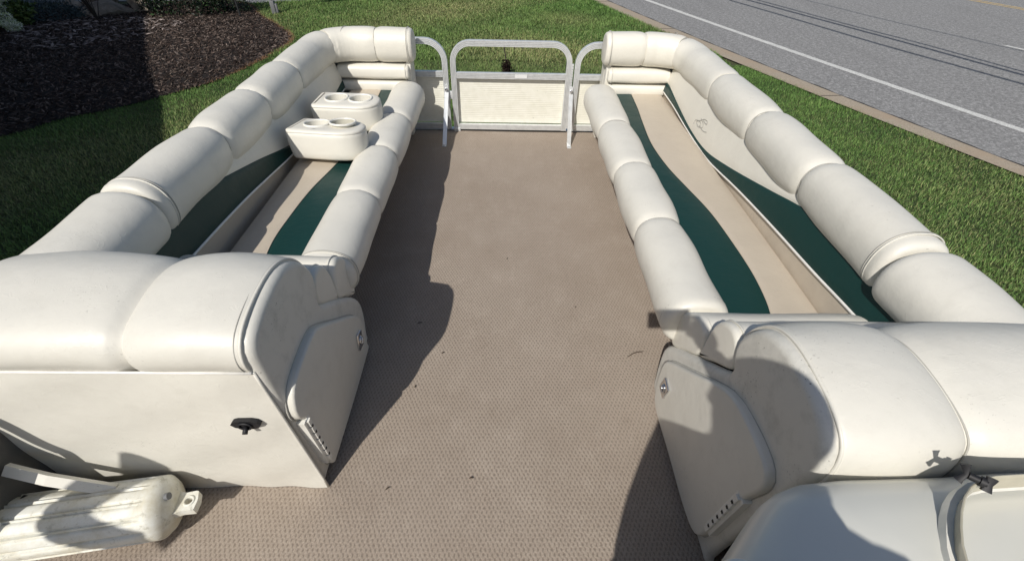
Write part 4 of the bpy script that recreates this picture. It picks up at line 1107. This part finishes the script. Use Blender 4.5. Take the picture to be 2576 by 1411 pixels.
# ------------------------------------------------------------------ cup holder armrests
def armrest(label, org, rz, tilt, lift2, seed):
    t = thing('cup_holder_armrest', label, 'armrest', org, 'cup holder armrests on the left bench', rz)
    t.rotation_euler = (tilt, 0, rz)
    L, W, H = .375, .225, .150
    # plan: x from 0 (back) to L, nose round
    plan = [(0.0, -W / 2 + .02), (0.01, -W / 2), (L - .12, -W / 2 - .002)]
    for k in range(1, 12):
        th = -math.pi / 2 + math.pi * k / 12; plan.append((L - .115 + .115 * math.cos(th) ** .9 if math.cos(th) > 0 else L - .115, W / 2 * math.sin(th)))
    plan += [(L - .12, W / 2 + .002), (.01, W / 2), (0, W / 2 - .02)]
    plan = resample([Vector((x, y, 0)) for x, y in plan + [plan[0]]], 61)[:-1]; plan = [(p.x, p.y) for p in plan]
    m = len(plan)
    rings = []
    for z, ins, sh_ in ((0, .022, 0), (.004, .010, 0), (.015, .002, 0), (.04, 0, 0), (.08, -.002, 0), (.115, 0, 0), (.128, .001, 0), (.1315, .0035, 0), (.134, .001, 0), (.142, .003, 0), (.147, .009, 0), (.150, .020, 0), (.1515, .035, 0)):
        pp = inset_poly(plan, ins) if abs(ins) > 1e-6 else plan
        rings.append([(x + (.02 * (1 - z / H) if x < .05 else 0), y, z) for x, y in pp])
    V = [p for r_ in rings for p in r_]; F = []
    for j in range(len(rings) - 1):
        for k in range(m): F.append((j * m + k, j * m + (k + 1) % m, (j + 1) * m + (k + 1) % m, (j + 1) * m + k))
    F.append(tuple(range(m - 1, -1, -1))); F.append(tuple((len(rings) - 1) * m + k for k in range(m)))
    W_ = parent_world(t)
    body = raw('body', [W_ @ Vector(p) for p in V], F, 'vinyl_clean', t, True, 60)
    # bore the two cup wells
    cut = bmesh.new()
    cups = ((.125, .006), (.262, .006))
    for cx_, cy_ in cups:
        bmesh.ops.create_cone(cut, cap_ends=True, segments=32, radius1=.052, radius2=.0605, depth=.14, matrix=W_ @ Matrix.Translation((cx_, cy_, .15)))
    cm = bpy.data.meshes.new('cut'); cut.to_mesh(cm); cut.free(); co_ = bpy.data.objects.new('cut', cm); COL.objects.link(co_)
    md = body.modifiers.new('b', 'BOOLEAN'); md.object = co_; md.operation = 'DIFFERENCE'; md.solver = 'EXACT'
    bpy.context.view_layer.update()
    dg = bpy.context.evaluated_depsgraph_get(); nm = bpy.data.meshes.new_from_object(body.evaluated_get(dg)); body.modifiers.clear(); body.data = nm; bpy.data.objects.remove(co_)
    for i, (cx_, cy_) in enumerate(cups):
        lz = .151 + (lift2 if i == 1 else 0)
        prof = [(.056, -.002), (.066, -.002), (.0675, .003), (.066, .0065), (.0625, .008), (.0595, .0065), (.0575, .002), (.0545, -.03), (.050, -.064), (.045, -.068), (0.0005, -.069)]
        V = []; F = []; K = 40
        for (r_, z) in prof:
            for k in range(K): V.append(W_ @ Vector((cx_ + r_ * math.cos(2 * math.pi * k / K), cy_ + r_ * math.sin(2 * math.pi * k / K), lz + z)))
        for j in range(len(prof) - 1):
            for k in range(K): F.append((j * K + k, j * K + (k + 1) % K, (j + 1) * K + (k + 1) % K, (j + 1) * K + k))
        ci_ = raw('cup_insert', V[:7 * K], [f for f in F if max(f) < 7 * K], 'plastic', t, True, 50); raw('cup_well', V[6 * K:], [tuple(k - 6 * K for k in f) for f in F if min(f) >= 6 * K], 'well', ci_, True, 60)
    tube('support_post', [W_ @ Vector((.03, 0, .01)), W_ @ Vector((.02, 0, -.06))], .01, 'plastic', t)
    return t
armrest('nearer cup holder armrest, tilted, with its right cup insert standing proud', (-1.085, 2.285, .398), R(-6), R(-7), .014, 1)
armrest('farther cup holder armrest, level, behind the tilted one', (-1.085, 2.66, .398), R(-3), R(0), .0, 2)

# ------------------------------------------------------------------ helm console (lower right)
t = thing('helm_console', 'smooth cream helm console behind the right bench', 'helm console', (.9, 0, 0))
top_outline = [(.20, -.9), (.235, -.1), (.27, .12), (.31, .20), (.375, .262), (.45, .335), (.485, .365), (.54, .384), (.62, .392), (.80, .397), (1.05, .415), (1.29, .43), (1.30, -.9)]
po = resample([Vector((x, y, 0)) for x, y in top_outline], 90)
m = len(po); V = []; F = []
cenx = Vector((.95, -.1, 0))
lv = [(-.02, .700), (0.0, .715), (.006, .700), (.004, .66), (.0, .55), (-.005, .3), (-.01, .002)]
rings = []
for ins, z in [(.50, .752), (.30, .748), (.16, .742), (.09, .735), (.05, .725), (.025, .71), (.008, .688), (0, .66), (0, .60), (.012, .4), (.03, .2), (.04, .002)]:
    rr_ = []
    for i in range(m):
        a_ = po[max(i - 1, 0)]; c_ = po[min(i + 1, m - 1)]; tt = (c_ - a_).normalized(); nn = Vector((tt.y, -tt.x, 0))
        p = po[i] + nn * ins; d_ = (cenx - po[i])
        if ins > .1: p = po[i] + d_.normalized() * min(ins, d_.length * .8)
        rr_.append((p.x, p.y, z))
    rings.append(rr_)
for r_ in rings: V += r_
for j in range(len(rings) - 1):
    for k in range(m - 1): F.append((j * m + k, (j + 1) * m + k, (j + 1) * m + k + 1, j * m + k + 1))
F.append(tuple(range(m)))
raw('console_body', V, F, 'gelcoat', t, True)
# windscreen: curved tinted acrylic standing on a raised dash
wsb = [(.60, -.5), (.61, -.2), (.622, .0), (.645, .14), (.670, .225), (.70, .275), (.74, .318), (.79, .345), (.86, .352), (1.0, .358), (1.25, .36)]
wb = resample(catmull([Vector((x, y, 0)) for x, y in wsb], 6), 48)
V = []; F = []
n_ = 48
for (z, ln) in ((.742, -.004), (.756, -.003), (.770, -.001), (.7775, .001), (.7785, -.0005), (.777, -.0025), (.765, -.005), (.742, -.008)):
    for i, p in enumerate(wb):
        a_ = wb[max(i - 1, 0)]; c_ = wb[min(i + 1, 47)]; tt = (c_ - a_).normalized(); nn = Vector((-tt.y, tt.x, 0)); q_ = p + nn * ln; V.append((q_.x, q_.y, z))
for j in range(7):
    for i in range(n_ - 1): a = j * n_ + i; F.append((a, a + 1, a + n_ + 1, a + n_))
raw('windscreen', V, F, 'amber_cream', t, True, 50)
V, F = sweep([(p.x, p.y, .746) for p in wb], [(-.009, -.008), (.009, -.008), (.006, .008), (-.006, .008)], fixed=(0, 0, 1)); raw('windscreen_seal', V, F, 'plastic', t, True, 40)
# raised dash hood inside the windscreen
V = []; F = []
hood = resample(catmull([Vector(p + (0,)) for p in [(.70, -.6), (.71, -.2), (.72, .0), (.735, .12), (.765, .20), (.84, .262), (1.0, .295), (1.1, .30), (1.27, .30)]], 6), 40)
for ins, z in ((0, .74), (.002, .758), (.008, .768), (.02, .775), (.07, .78), (.2, .782)):
    for i, p in enumerate(hood):
        a_ = hood[max(i - 1, 0)]; c_ = hood[min(i + 1, 39)]; tt = (c_ - a_).normalized(); nn = Vector((tt.y, -tt.x, 0)); q_ = p + nn * ins; V.append((q_.x, q_.y, z))
for j in range(5):
    for i in range(39): a = j * 40 + i; F.append((a, a + 1, a + 41, a + 40))
F.append(tuple(5 * 40 + i for i in range(40)))
raw('dash_hood', V, F, 'gelcoat', t, True, 60)
# black wing knob on the windscreen
kc = Vector((.765, .345, .785))
axis = Vector((.72, -.66, .12)).normalized(); sd = Vector((.45, .35, .82)).normalized(); sd = (sd - axis * sd.dot(axis)).normalized()
def ksec(w, h): return [(w * x, h * y) for x, y in ((-.5, -.35), (-.3, -.5), (.3, -.5), (.5, -.35), (.5, .35), (.3, .5), (-.3, .5), (-.5, .35))]
kn = raw('wing_knob', *sweep([kc - axis * .003, kc + axis * .020], circ(.0062, 12)), 'black', t, True, 40)
raw('wing', *sweep([kc + sd * x - axis * (.006 + .004 * abs(x) / .01) for x in (-.015, -.010, 0, .010, .015)], ksec(.010, .008), scale=[1.35, 1.0, .65, 1.0, 1.35]), 'black', kn, True, 40)
raw('collar', *sweep([kc + axis * .011, kc + axis * .017], circ(.009, 12)), 'black', kn, True, 40)
raw('back_wing', *sweep([kc + axis * .022 + sd * x for x in (-.012, 0, .012)], ksec(.012, .007), scale=[1.2, .7, 1.2]), 'black', kn, True, 40)
# small raised pad at the console's near corner
prp = [(.350 + .045 * math.cos(a), .198 + .042 * math.sin(a)) for a in np.linspace(0, 6.283, 25)[:-1]]
V = []; F = []
for ins, z in ((0, .70), (0, .745), (.004, .752), (.012, .755)):
    V += [(x + (.350 - x) * ins / .05, y + (.198 - y) * ins / .05, z) for x, y in prp]
for j in range(3):
    for k in range(24): F.append((j * 24 + k, j * 24 + (k + 1) % 24, (j + 1) * 24 + (k + 1) % 24, (j + 1) * 24 + k))
F.append(tuple(72 + k for k in range(24)))
raw('corner_pad', V, F, 'plastic', t, True, 40)

# ------------------------------------------------------------------ fender lower left
f0 = Vector((-1.556, .493, .105)); f1 = Vector((-.969, .587, .098)); ax = (f1 - f0).normalized()
t = thing('boat_fender', 'stained ribbed white boat fender lying on the deck behind the left bench', 'fender', tuple(f0.lerp(f1, .5)))
Lf = (f1 - f0).length; rF = .088
U = Vector((0, 0, 1)); U = (U - ax * U.dot(ax)).normalized(); S_ = ax.cross(U)
V = []; F = []; K = 120; rows = []
for i in range(41):
    u = i / 40; x = u * Lf
    e_ = min(x, Lf - x); r_ = rF * (0.84 + .16 * math.sqrt(max(0, 1 - (1 - min(1, e_ / .022)) ** 2)))
    ribk = min(1, max(0, (e_ - .035) / .015)) 
    for k in range(K):
        th = 2 * math.pi * k / K; g = (th / (2 * math.pi) * 12) % 1.0
        gg = 0
        dd_ = min(abs(g - .38), abs(g - .62))
        gg = -.0075 * math.exp(-(dd_ / .055) ** 2)
        gg += .002 * math.exp(-((g - .5) / .08) ** 2)
        V.append(f0 + ax * x + (U * math.sin(th) + S_ * math.cos(th)) * (r_ + gg * ribk))
for i in range(40):
    for k in range(K): F.append((i * K + k, i * K + (k + 1) % K, (i + 1) * K + (k + 1) % K, (i + 1) * K + k))
F.append(tuple(range(K - 1, -1, -1)))
# domed nose
last = 40 * K
for (dx, rs) in ((.008, .70), (.014, .50), (.020, .34)):
    st = len(V)
    for k in range(K):
        th = 2 * math.pi * k / K; V.append(f1 + ax * dx + (U * math.sin(th) + S_ * math.cos(th)) * rF * rs)
    for k in range(K): F.append((last + k, last + (k + 1) % K, st + (k + 1) % K, st + k))
    last = st
F.append(tuple(last + k for k in range(K)))
raw('fender_body', V, F, 'fender', t, True, 55)
# rope eye: flat tab with a hole
lug = MB(); e0 = f1 + ax * .012
a2 = ax; s2_ = S_
pts_o = [(-.002, -.036), (.025, -.027), (.058, -.029), (.064, .0), (.060, .029), (.025, .027), (-.002, .036)]
pts_o = [(p.x, p.y) for p in resample([Vector((x, y, 0)) for x, y in pts_o + [pts_o[0]]], 33)[:-1]]
hole = [(.040 + .010 * math.cos(2 * math.pi * k / 32 + math.pi * 1.25), .010 * math.sin(2 * math.pi * k / 32 + math.pi * 1.25)) for k in range(32)]
Vv = []
for z in (-.013, .013):
    for (x, y) in pts_o: Vv.append(e0 + a2 * x + s2_ * y + U * z)
    for (x, y) in hole: Vv.append(e0 + a2 * x + s2_ * y + U * z)
Ff = []
for k in range(32):
    k2 = (k + 1) % 32
    Ff += [(k, 32 + k, 32 + k2, k2), (64 + k, 64 + k2, 96 + k2, 96 + k), (k, k2, 64 + k2, 64 + k), (32 + k, 96 + k, 96 + k2, 32 + k2)]
lg = raw('rope_eye', Vv, Ff, 'fender', t, True, 40)
raw('eye_rim', *sweep([e0 + a2 * (.040 + .013 * math.cos(a)) + s2_ * .013 * math.sin(a) + U * .013 for a in np.linspace(0, 6.283, 21)[:-1]], circ(.0035, 6), fixed=U, closed=True), 'fender', lg)
vp_ = f1 + ax * .004 + U * rF * .62
raw('valve', *sweep([vp_, vp_ + ax * .014 + U * .004], circ(.010, 12)), 'postgrey', t, True, 40)

# cream strap bar and dark canvas cover bundle against the arm's back
t = thing('support_leg', 'cream flat leg lying between fender and left bench', 'furniture leg', (-1.3, .62, .15))
V, F = sweep([(-1.345, .61, .272), (-1.25, .60, .235), (-1.10, .60, .17)], [(-.008, -.015), (.008, -.015), (.008, .015), (-.008, .015)], fixed=(0, .6, .8)); raw('flat_bar', V, F, 'vinyl', t, False)
V, F = sweep([(-1.345, .575, .17), (-1.28, .57, .13), (-1.16, .56, .06)], circ(.012, 8)); raw('strap', V, F, 'rubber', t)

# unseen bent tube added behind the left side, shaped to shade the fender
t = thing('shadow_tube', 'unseen bent tube added behind the left bench to shade the fender', 'shadow caster', (-1.6, -.3, .0))
k_ = .9
def back(P, k): return (P[0] - .48 * k, P[1] - .97 * k, P[2] + k)
arcp = [(-1.06, .66, .2), (-1.12, .60, .2), (-1.185, .54, .2), (-1.195, .49, .2), (-1.13, .42, .2), (-1.05, .37, .2)]
V, F = sweep(catmull([back(p, 1.0) for p in arcp], 5), circ(.05, 14)); raw('shadow_arc', V, F, 'canvas', t)

# ------------------------------------------------------------------ litter on the carpet
for (x, y, l, a, lb) in ((.561, 1.248, .075, .40, 'thin dark twig on the carpet beside the right bench'),
                         (.02, 1.89, .012, 1.4, 'tiny dark seed in the middle of the carpet'),
                         (-.37, 1.42, .02, .3, 'small curled stem in the shade of the left bench'),
                         (-.25, 1.25, .010, .8, 'dark crumb near the shadow edge'),
                         (-.10, .715, .012, .1, 'short dark fleck on the carpet near the camera'),
                         (-.37, .68, .012, .6, 'dark fleck on the carpet beside the left bench corner'),
                         (-.34, 1.08, .010, 1.2, 'round dark crumb in the shade of the left bench end'),
                         (.34, 1.53, .010, 2.0, 'pale brown crumb right of the carpet middle')):
    P = [Vector((x - math.cos(a) * l / 2, y - math.sin(a) * l / 2, .004)), Vector((x, y + l * .08, .007)), Vector((x + math.cos(a) * l / 2, y + math.sin(a) * l / 2, .004))]
    o = raw('twig', *sweep(catmull(P, 4), circ(.0018, 5)), 'debris'); tag(o, lb, 'litter', 'bits of litter on the carpet')

# ------------------------------------------------------------------ the photographer (just behind the phone; only the shadow shows)
def skinned(name, verts, edges, radii, mat, parent, sub=2):
    me = bpy.data.meshes.new(name); me.from_pydata(verts, edges, []); me.update()
    o = bpy.data.objects.new(name, me); COL.objects.link(o)
    md = o.modifiers.new('s', 'SKIN'); md.use_smooth_shade = True
    for i, r_ in enumerate(radii):
        me.skin_vertices[0].data[i].radius = (r_, r_) if not isinstance(r_, tuple) else r_
    me.skin_vertices[0].data[0].use_root = True
    o.modifiers.new('u', 'SUBSURF').levels = sub
    bpy.context.view_layer.update(); dg = bpy.context.evaluated_depsgraph_get()
    nm = bpy.data.meshes.new_from_object(o.evaluated_get(dg)); bpy.data.objects.remove(o)
    nm.materials.clear(); nm.materials.append(M[mat])
    nm.polygons.foreach_set('use_smooth', [True] * len(nm.polygons))
    o = bpy.data.objects.new(name, nm); COL.objects.link(o)
    if parent is not None:
        o.parent = parent; o.matrix_basis = parent_world(parent).inverted()
    return o
px, py = .15, -.36
t = thing('person', 'person in a dark shirt standing on the deck holding up a phone', 'person', (px, py, 0))
vs = [(px, py, .88), (px, py, 1.02), (px, py, 1.15), (px, py, 1.28), (px, py + .01, 1.37), (px, py + .04, 1.45), (px, py + .05, 1.52),
      (px - .15, py, 1.28), (px - .20, py - .01, 1.03), (px - .185, py + .03, .86), (px - .175, py + .06, .80),
      (px + .16, py, 1.28), (px + .21, py + .12, 1.08), (px + .08, py + .30, 1.27), (px + .02, py + .36, 1.38),
      (px - .08, py, .82), (px - .09, py + .03, .46), (px - .10, py, .08), (px - .10, py + .12, .04),
      (px + .08, py, .82), (px + .09, py + .03, .46), (px + .10, py, .08), (px + .10, py + .12, .04)]
ed = [(0, 1), (1, 2), (2, 3), (3, 4), (4, 5), (5, 6), (3, 7), (7, 8), (8, 9), (9, 10), (3, 11), (11, 12), (12, 13), (13, 14), (0, 15), (15, 16), (16, 17), (17, 18), (0, 19), (19, 20), (20, 21), (21, 22)]
rad_ = [(.175, .12), (.16, .11), (.165, .12), (.15, .11), .06, .085, .09, .07, .05, .038, .028, .07, .05, .038, .028, .11, .085, .06, .045, .11, .085, .06, .045]
skinned('body', vs, ed, rad_, 'shirt', t)
camM = Matrix(((0.99976908, -0.00926717, -0.01938835), (-0.00851717, 0.65745968, -0.75344159), (0.01972933, 0.75343274, 0.65722893)))
def cw(x, y, z): return Vector((0, 0, 1.5)) + camM @ Vector((x, y, z))
# phone: lens sits near its left end, body extends to the right, just behind the lens plane
box('phone', cw(.018, 0, .012), (.155, .074, .008), 'black', t, .003, camM)
for sx, xh in ((-1, 0), (1, .112)):
    palm = cw(xh, -.02, .035) if sx > 0 else Vector(vs[10]) + Vector((0, .01, -.07))
    HM = camM if sx > 0 else Matrix.Rotation(R(-90), 3, 'X')
    wr = Vector(vs[10]) if sx < 0 else Vector(vs[14])
    hv = [wr, wr.lerp(palm, .5), palm]; he = [(0, 1), (1, 2)]; hr = [.026, .03, .026]
    for k in range(4):
        base = palm + HM @ Vector((-sx * .004, .026 - .017 * k, -.006)); 
        mid = palm + HM @ Vector((sx * .010, .028 - .017 * k, -.034)); tip = palm + HM @ Vector((-sx * .012, .026 - .016 * k, -.038))
        i0 = len(hv); hv += [base, mid, tip]; he += [(2, i0), (i0, i0 + 1), (i0 + 1, i0 + 2)]; hr += [.0095, .0085, .0075]
    i0 = len(hv); hv += [palm + HM @ Vector((-sx * .012, -.03, -.002)), palm + HM @ Vector((-sx * .034, -.018, -.012))]; he += [(2, i0), (i0, i0 + 1)]; hr += [.011, .009]
    skinned('hand', [tuple(p) for p in hv], he, hr, 'skin', t, 1)
# head with face, ears and hair
hc = Vector((px - .01, py + .05, 1.535))
bm = bmesh.new(); bmesh.ops.create_uvsphere(bm, u_segments=28, v_segments=20, radius=1)
for v in bm.verts:
    p = v.co; x, y, z = p.x * .078, p.y * .098, p.z * .118
    if z < -.03: x *= 1 - .35 * (-z - .03) / .09
    if y > .05:
        y += .022 * math.exp(-(x / .012) ** 2 - ((z + .012) / .022) ** 2)         # nose
        y -= .008 * math.exp(-((abs(x) - .03) / .014) ** 2 - ((z - .012) / .012) ** 2)   # eye sockets
        y += .006 * math.exp(-(x / .024) ** 2 - ((z + .052) / .009) ** 2)         # lips
    v.co = hc + Vector((x, y, z))
me = bpy.data.meshes.new('head'); bm.to_mesh(me); bm.free(); me.materials.append(M['skin']); me.polygons.foreach_set('use_smooth', [True] * len(me.polygons))
ho = bpy.data.objects.new('head', me); COL.objects.link(ho); ho.parent = t; ho.matrix_basis = parent_world(t).inverted()
bm = bmesh.new(); bmesh.ops.create_uvsphere(bm, u_segments=24, v_segments=16, radius=1)
for v in bm.verts: v.co = hc + Vector((v.co.x * .086, v.co.y * .104 - .014, v.co.z * .112 + .022))
me = bpy.data.meshes.new('hair'); bm.to_mesh(me); bm.free(); me.materials.append(M['hair']); o = bpy.data.objects.new('hair', me); COL.objects.link(o); o.parent = t; o.matrix_basis = parent_world(t).inverted()
for sx in (-1, 1): box('ear', hc + Vector((sx * .080, 0, -.005)), (.012, .03, .055), 'skin', t, .005)
SC.cycles.max_bounces = 8
